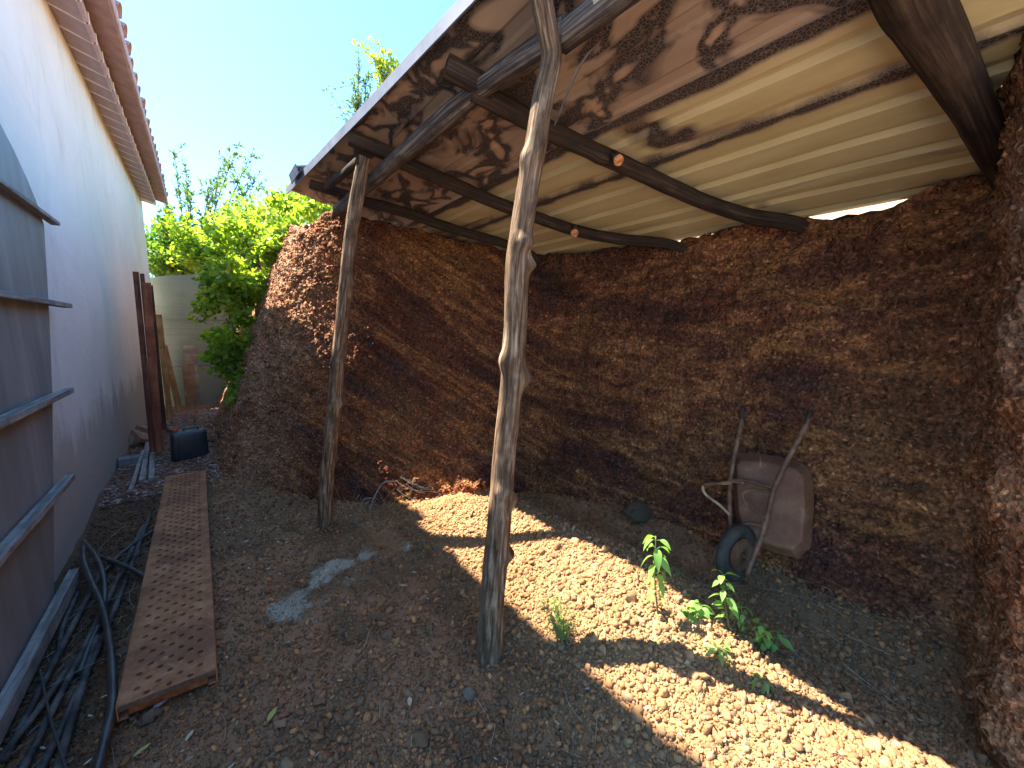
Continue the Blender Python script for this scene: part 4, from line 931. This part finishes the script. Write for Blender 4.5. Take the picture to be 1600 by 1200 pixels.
for r_ in range(3): F += [(r_*n+k, (r_+1)*n+k, (r_+1)*n+(k+1) % n, r_*n+(k+1) % n) for k in range(n)]
F += [(3*n+k, 4*n, 3*n+(k+1) % n) for k in range(n)]
tray = mesh('tray', local(wb, V), F, M_TRAY, wb, False)
bv = tray.modifiers.new('bevel', 'BEVEL'); bv.width = .008; bv.segments = 2; bv.limit_method = 'ANGLE'; bv.angle_limit = math.radians(25)
sm = tray.modifiers.new('thick', 'SOLIDIFY'); sm.thickness = .004
mb = MB(); tube(mb, [tuple(p) for p in rings[0]]+[tuple(rings[0][0])], .006, 8, .02, cap=False); mb.build('rim_bead', M_FRAME, tray, True)
tray['label'] = 'rusty brown tray with scraped patches'
def part_tube(name, pts, r, mat=M_FRAME, seg=10, rough=.04): mb = MB(); tube(mb, [tuple(p) for p in pts], r, seg, .02, rough); return mb.build(name, mat, wb, True)
h1 = [bp(1160, 638, .0), bp(1159, 662, -.01), bp(1152, 700, -.02), bp(1144, 750, -.03), bp(1143, 800, -.03), bp(1146, 840, -.03), bp(1150, 862, -.03)]
h2 = [bp(1266, 645, .0), bp(1258, 670, -.01), bp(1236, 712, -.02), bp(1212, 765, -.03), bp(1203, 800, -.03), bp(1193, 840, -.04), bp(1180, 875, -.05), bp(1172, 898, -.05)]
part_tube('handle_tube', h1, .0125); part_tube('handle_tube', h2, .0135)
for h_, d_ in ((h1, -1), (h2, 1)):
    part_tube('hand_grip', [h_[0]-(h_[1]-h_[0])*.1, h_[0]+(h_[1]-h_[0])*.75], .0145, M_LOG)
part_tube('leg', [bp(1145, 756, -.03), bp(1125, 758, -.10), bp(1112, 763, -.13), bp(1116, 775, -.13), bp(1132, 790, -.08), bp(1144, 806, -.03)], .008, M_BRASS)
part_tube('leg', [bp(1208, 770, -.03), bp(1185, 768, -.11), bp(1173, 775, -.14), bp(1178, 790, -.13), bp(1190, 800, -.08), bp(1200, 812, -.03)], .008, M_FRAME)
part_tube('cross_brace', [bp(1112, 762, -.13), bp(1150, 756, -.12), bp(1175, 758, -.13)], .007)
part_tube('cross_brace', [bp(1144, 752, -.025), bp(1170, 752, -.03), bp(1212, 764, -.025)], .009)
part_tube('cross_brace', [bp(1146, 826, -.03), bp(1170, 818, -.01), bp(1199, 824, -.03)], .007)
for q, s in (((1252, 755), .035), ((1190, 808), .03)):
    pass
mb = MB(); P_ = [bp(*q, .043-.012) for q in ((1246, 742), (1255, 750), (1258, 765), (1254, 778), (1246, 768), (1241, 754))]; mb.add([tuple(p) for p in P_], [tuple(range(6))])
# wheel
wc = bp(1157, 864, -.05); axis = Vector((-.18, -.98, .05)).normalized()   # axle direction
Mw = axis.to_track_quat('Z', 'Y').to_matrix()
def ring_mesh(R_, prof, seg=40):
    V = []; F = []; n = len(prof)
    for k in range(seg):
        a_ = 2*PI*k/seg
        for (dr, dz) in prof: V.append(tuple(Vector(wc)+Mw @ Vector(((R_+dr)*math.cos(a_), (R_+dr)*math.sin(a_), dz))))
    for k in range(seg):
        for j in range(n): F.append((k*n+j, k*n+(j+1) % n, ((k+1) % seg)*n+(j+1) % n, ((k+1) % seg)*n+j))
    return V, F
tp = []
for j in range(16):
    a_ = 2*PI*j/16; r_ = .036+(.0022 if j in (15, 0, 1, 3, 13) else 0); tp.append((r_*math.cos(a_), r_*.85*math.sin(a_)))
WR = .120
whl = bpy.data.objects.new('wheel', None); link(whl, wb); whl.location = Vector(wc)-wb.location
def wpart(name, V, F, mat, smooth=True): V = np.asarray(V)-np.array(wc); return mesh(name, V, F, mat, whl, smooth)
V, F = ring_mesh(WR, tp); wpart('tyre', V, F, M_TYRE)
V, F = ring_mesh(.0, [(.088, .028), (.092, .030), (.090, .022), (.05, .012), (.022, .02), (.001, .022), (.001, -.022), (.022, -.02), (.05, -.012), (.090, -.022), (.092, -.030), (.088, -.028)]); wpart('rim', V, F, M_FRAME)
mb = MB(); tube(mb, [tuple(Vector(wc)-axis*.075), tuple(Vector(wc)+axis*.075)], .009, 8, .03); wpart('axle', mb.v, mb.f, M_FRAME)

# ------------------------------------------------------------------ leaf geometry
LEAF = np.array([(0, 0, 0), (.5, -.30, .05), (1, 0, -.08), (.5, .30, .05), (.5, 0, -.05)]); LF = np.array([(0, 1, 4), (1, 2, 4), (2, 3, 4), (3, 0, 4)])
def leaf_cloud(P_, dirs, L, mat, name, parent, seed=0, width=1., kind=None):
    rg = np.random.default_rng(seed); n = len(P_); d = dirs/np.linalg.norm(dirs, axis=1)[:, None]; r = rg.normal(size=(n, 3)); s_ = np.cross(d, r); s_ /= np.linalg.norm(s_, axis=1)[:, None]+1e-9; u = np.cross(s_, d)
    A = LEAF[None]*L[:, None, None]; A = A[..., 0:1]*d[:, None]+A[..., 1:2]*width*s_[:, None]+A[..., 2:3]*u[:, None]+P_[:, None]
    FF = (LF[None]+(np.arange(n)*5)[:, None, None]).reshape(-1, 3); V = A.reshape(-1, 3)
    if parent is not None: V = V-np.array(parent.location[:])
    o = mesh(name, V, FF, mat, parent)
    if kind: o['kind'] = kind
    return o
# seedlings ----------------------------------------------------------
def big_leaf(L, w, droop, n=7):
    V = []; F = []
    for j in range(n+1):
        t = j/n; ww = w*L*math.sin(PI*t**.8)**.9+.0005; x = L*t; z = -droop*L*t*t; V += [(x, -ww, z+ww*.35), (x, 0, z), (x, ww, z+ww*.35)]
    for j in range(n): F += [(3*j, 3*j+3, 3*j+4, 3*j+1), (3*j+1, 3*j+4, 3*j+5, 3*j+2)]
    return V, F
def seedling(px, py, top, label, pairs, L, spread=1., seed=0, mat=M_PLANT, droop=.7, w=.27, name='seedling', leaves3=True):
    rg = random.Random(seed); b = onG(px, py, -.01); t_ = onY(top[0], top[1], b[1]); H = t_[2]-b[2]
    pl = thing(name, label, 'plant', tuple(b)); st_ = [b, b+(t_-b)*.5+np.array([rg.uniform(-.01, .01), rg.uniform(-.01, .01), 0]), t_]
    mb = MB(); tube(mb, [tuple(p)+(r_,) for p, r_ in zip(st_, (.004, .003, .0015))], .003, 6, .03); mb.build('stem', M_STEM, pl, True)
    for k in range(pairs):
        f = .18+.82*(k+.5)/pairs; p = b+(t_-b)*f; 
        for sgn in (0, 1, 2) if (leaves3 and k > pairs*.4) else (0, 1):
            a_ = k*1.3+sgn*(2.1 if leaves3 else PI)+rg.uniform(-.3, .3); l = L*rg.uniform(.7, 1.15)*(1.1-.45*abs(f-.75)); pl_ = .25*L*spread
            e = Vector(p)+Vector((math.cos(a_)*pl_, math.sin(a_)*pl_, pl_*.5)); V, F = big_leaf(l, w, droop*rg.uniform(.6, 1.3)); M_ = Matrix.Rotation(a_+rg.uniform(-.4, .4), 3, 'Z') @ Matrix.Rotation(rg.uniform(-.1, .35), 3, 'Y') @ Matrix.Rotation(rg.uniform(-.5, .5), 3, 'X')
            V = [tuple(e+M_ @ Vector(v)) for v in V]; mb = MB(); tube(mb, [tuple(p), tuple(e)], .0012, 4, .03, cap=False); mb.add(V, F)
            mb.build('leaf', mat, pl, True)
    return pl
seedling(1028, 962, (1025, 838), 'tallest leafy seedling in the sunlit strip with drooping bright leaves', 8, .058, 1.1, 1, droop=.9)
seedling(1140, 990, (1128, 893), 'darker seedling with raised leaves in front of the barrow wheel', 7, .048, 1.2, 2, droop=.5)
seedling(1165, 1000, (1158, 945), 'small seedling just behind the low clump of leaves', 5, .038, 1., 3, droop=.5)
seedling(1198, 1022, (1188, 975), 'low leafy seedling at the right-hand end of the green row', 7, .036, 1.2, 4, droop=.5, w=.38)
seedling(1210, 1028, (1217, 985), 'thin upright seedling with a bare tip at the shade edge', 4, .045, .9, 5, droop=.6)
seedling(1096, 962, (1094, 945), 'small pale seedling between the tall and the dark one', 5, .045, 1.2, 6, droop=.4, w=.4)
seedling(1075, 970, (1078, 958), 'tiny seedling flat on the ground beside the small pale one', 4, .04, 1.2, 7, droop=.3, w=.4)
seedling(1128, 1028, (1122, 1010), 'low yellow-green sprout below the row of seedlings', 7, .045, 1.5, 8, mat=M_FEATHER, droop=.3, w=.18)
seedling(1192, 1075, (1190, 1062), 'tiny yellow-green sprout in the gravel nearest the shade edge', 6, .035, 1.4, 9, mat=M_FEATHER, droop=.3, w=.2)
seedling(1062, 905, (1058, 888), 'faint dark sprout in the shade behind the tall seedling', 4, .035, 1., 10, droop=.4)
# feathery plant
fp = onG(880, 1003, -.01); fpl = thing('feathery_weed', 'bushy feathery pale green weed right of the nearer post', 'plant', tuple(fp)); rg = np.random.default_rng(140); PP = []; DD = []
for k in range(26):
    a_ = rg.uniform(0, 2*PI); sp_ = rg.uniform(.02, .10); h = rg.uniform(.10, .23); e = fp+np.array([math.cos(a_)*sp_-.02, math.sin(a_)*sp_, h]); m_ = fp+(e-fp)*.5+np.array([0, 0, .02])
    mb = MB(); tube(mb, [tuple(fp+np.array([math.cos(a_)*.01, math.sin(a_)*.01, 0])), tuple(m_), tuple(e)], .0012, 4, .04, cap=False); mb.build('stem', M_STEM, fpl)
    for j in range(34):
        t = rg.uniform(.2, 1); p = fp*(1-t)+e*t; PP.append(p+rg.normal(0, .003, 3)); DD.append(rg.normal(0, 1, 3)+np.array([0, 0, .5]))
leaf_cloud(np.array(PP), np.array(DD), rg.uniform(.012, .026, len(PP)), M_FEATHER, 'foliage', fpl, 141, .55, 'stuff')

# ------------------------------------------------------------------ creeper over the bank, trees and bushes behind
def creeper(label, anchors, n, L0, L1, mat, seed, loc):
    t = thing('creeper', label, 'creeper', loc); rg = np.random.default_rng(seed); PP = []; DD = []
    mb = MB()
    for (c_, r_, wgt) in anchors:
        c_ = np.array(c_); m = int(n*wgt); nb_ = max(3, m//90)
        for q in range(nb_):                          # sprays
            v = rg.normal(size=3); v /= np.linalg.norm(v); v *= rg.random()**.4; p = c_+v*np.array(r_); k = m//nb_; d = v+rg.normal(0, .4, 3); d /= np.linalg.norm(d); d[2] -= .35
            s_ = rg.random((k, 1))*.26; PP.append(p+d*s_+rg.normal(0, .055, (k, 3))); DD.append(d+rg.normal(0, .7, (k, 3))+np.array([0, 0, -.4]))
        tube(mb, [tuple(c_+np.array((.2, 0, -r_[2]))), tuple(c_), tuple(c_+np.array((-.1, -.1, r_[2]*.7)))], .012, 5, .1)
    mb.build('stem', M_BRANCH, t, True)
    PP = np.concatenate(PP); DD = np.concatenate(DD); leaf_cloud(PP, DD, rg.uniform(L0, L1, len(PP)), mat, 'foliage', t, seed+1, 1.35, 'stuff'); return t
def A_(px, py, Y, r, w): p = onY(px, py, Y); return (tuple(p), r, w)
creeper('bright green creeper hanging down the left edge of the earth bank', [A_(372, 590, 7.0, (.07, .3, .2), .08), A_(368, 520, 7.2, (.16, .35, .28), .16), A_(362, 455, 7.4, (.26, .4, .3), .22), A_(395, 400, 7.3, (.38, .45, .36), .26), A_(345, 465, 7.6, (.16, .3, .16), .08), A_(430, 350, 7.6, (.34, .5, .34), .2)], 8500, .05, .105, M_VINE, 150, tuple(onY(375, 640, 7.0)))
creeper('leafy creeper on top of the bank beside the shed corner', [A_(470, 322, 8.2, (.32, .5, .3), .4), A_(440, 345, 8.6, (.45, .6, .35), .4), A_(500, 322, 7.4, (.16, .3, .12), .2)], 4200, .05, .10, M_VINE, 152, tuple(onY(460, 380, 8.2)))
def bush(label, px, py, Y, r, n, mat, seed, L0=.06, L1=.12, name='bush'):
    c_ = onY(px, py, Y); t = thing(name, label, 'bush', (c_[0], c_[1], c_[2]-r[2])); rg = np.random.default_rng(seed); mb = MB()
    PP = []; DD = []; nb_ = 46
    for q in range(nb_):
        v = rg.normal(size=3); v /= np.linalg.norm(v); v *= .35+.65*rg.random()**.5; v[2] = v[2]*.9; e = c_+v*np.array(r); b_ = c_-np.array([0, 0, r[2]]); 
        if q < 14: tube(mb, [tuple(b_), tuple((b_+e)/2+rg.normal(0, .1, 3)), tuple(e)], .02, 5, .3)
        k = n//nb_; d = v+np.array([0, 0, .3])+rg.normal(0, .3, 3); PP.append(e+d*(rg.random((k, 1))-.5)*.6+rg.normal(0, .14, (k, 3))); DD.append(d+rg.normal(0, .9, (k, 3)))
    mb.build('branch', M_BRANCH, t, True); PP = np.concatenate(PP); DD = np.concatenate(DD); leaf_cloud(PP, DD, rg.uniform(L0, L1, len(PP)), mat, 'foliage', t, seed+1, 1.2, 'stuff'); return t
bush('dark green bush behind the concrete wall next to the house end', 265, 395, 16.2, (1.1, 1.2, .85), 9000, M_BUSH, 160, .08, .16)
bush('lighter bush behind the right part of the concrete wall', 345, 395, 15.2, (1.1, 1.0, .8), 8000, M_VINE, 162, .07, .15)
bush('yellow-green bush rising behind the earth bank', 405, 368, 12.5, (.8, .9, .6), 6000, M_VINE, 164, .06, .12)
bush('dark bush filling the gap behind the creeper', 420, 395, 10.8, (.7, .8, .9), 5000, M_BUSH, 166, .06, .12)
def spray_tree(label, base, tips, mat, seed, L=.13, per=120, trunk=.07, wdt=.7):
    t = thing('tree', label, 'tree', tuple(base)); rg = np.random.default_rng(seed); base = np.array(base); mb = MB(); fork = base+np.array([0, 0, 1.6])
    tube(mb, [tuple(base)+(trunk,), tuple(fork)+(trunk*.7,)], trunk, 10, .15, .1); mb.build('trunk', M_BRANCH, t, True)
    mb = MB(); PP = []; DD = []
    for e in tips:
        e = np.array(e); m_ = (fork+e)/2+np.array([0, 0, .35])+rg.normal(0, .1, 3); tube(mb, [tuple(fork)+(trunk*.5,), tuple(m_)+(trunk*.25,), tuple(e)+(.006,)], .02, 6, .15, cap=False)
        C_ = spline([fork, m_, e], .03); C_ = C_[int(len(C_)*.3):]
        for side in range(5):
            k0 = rg.integers(int(len(C_)*.2), len(C_)-3); d0 = C_[min(k0+8, len(C_)-1)]-C_[k0]+rg.normal(0, .12, 3); d0 /= np.linalg.norm(d0)+1e-6; Ls = rg.uniform(.3, .8); s_ = rg.random((per//6, 1)); PP.append(C_[k0]+d0*s_*Ls-np.array([0, 0, .1])*s_**2+rg.normal(0, .015, (per//6, 3))); DD.append(d0*.7+rg.normal(0, .7, (per//6, 3)))
            tube(mb, [tuple(C_[k0])+(.006,), tuple(C_[k0]+d0*Ls-np.array([0, 0, .1]))+(.002,)], .004, 4, .2, cap=False)
        idx = rg.integers(0, len(C_), per); d = np.gradient(C_, axis=0)[idx]; d /= np.linalg.norm(d, axis=1)[:, None]; PP.append(C_[idx]+rg.normal(0, .02, (per, 3))); DD.append(d*.7+rg.normal(0, .6, (per, 3)))
    mb.build('branch', M_BRANCH, t, True); PP = np.concatenate(PP); DD = np.concatenate(DD); leaf_cloud(PP, DD, rg.uniform(L*.6, L*1.15, len(PP)), mat, 'foliage', t, seed+1, wdt, 'stuff'); return t
b0 = onY(300, 420, 16.5); b0[2] = 1.2
spray_tree('slender tree with long arching leafy sprays rising behind the alley end', b0, [onY(*q, 16.5+dy) for q, dy in (((272, 238), 0), ((290, 262), .5), ((375, 222), -.3), ((395, 235), .4), ((410, 262), .1), ((355, 250), .6), ((330, 285), -.5), ((250, 300), .3), ((405, 290), .5), ((345, 262), 0), ((300, 300), -.4), ((262, 330), 0), ((385, 300), .2))], M_TREE1, 170, .15, 110)
b1_ = onY(565, 330, 9.5); b1_[2] = 2.6
spray_tree('grey-green conical tree tip showing above the shed roof', b1_, [onY(*q, 9.5+dy) for q, dy in (((562, 92), 0), ((552, 120), .1), ((572, 118), -.1), ((550, 145), 0), ((576, 145), .1), ((563, 150), -.1), ((570, 165), 0), ((556, 165), 0))], M_TREE1, 172, .09, 130, .04)
b2_ = onY(620, 330, 9.0); b2_[2] = 2.7
spray_tree('yellow-green tree crown peeping over the shed roof edge', b2_, [onY(*q, 9.+dy) for q, dy in (((598, 78), 0), ((610, 82), .1), ((590, 95), 0), ((622, 100), .1), ((605, 100), -.1), ((595, 112), .1), ((615, 112), 0), ((635, 105), 0), ((600, 125), 0))], M_YELLEAF, 174, .11, 110, .04, 1.1)
# weed at the foot of the bank
seedling(372, 648, (378, 625), 'low green weed at the foot of the creeper', 6, .1, 1.4, 11, mat=M_VINE, droop=.4, w=.35)
print('TRIS', sum(len(o.data.polygons) for o in bpy.data.objects if o.type == 'MESH'), len(bpy.data.objects))
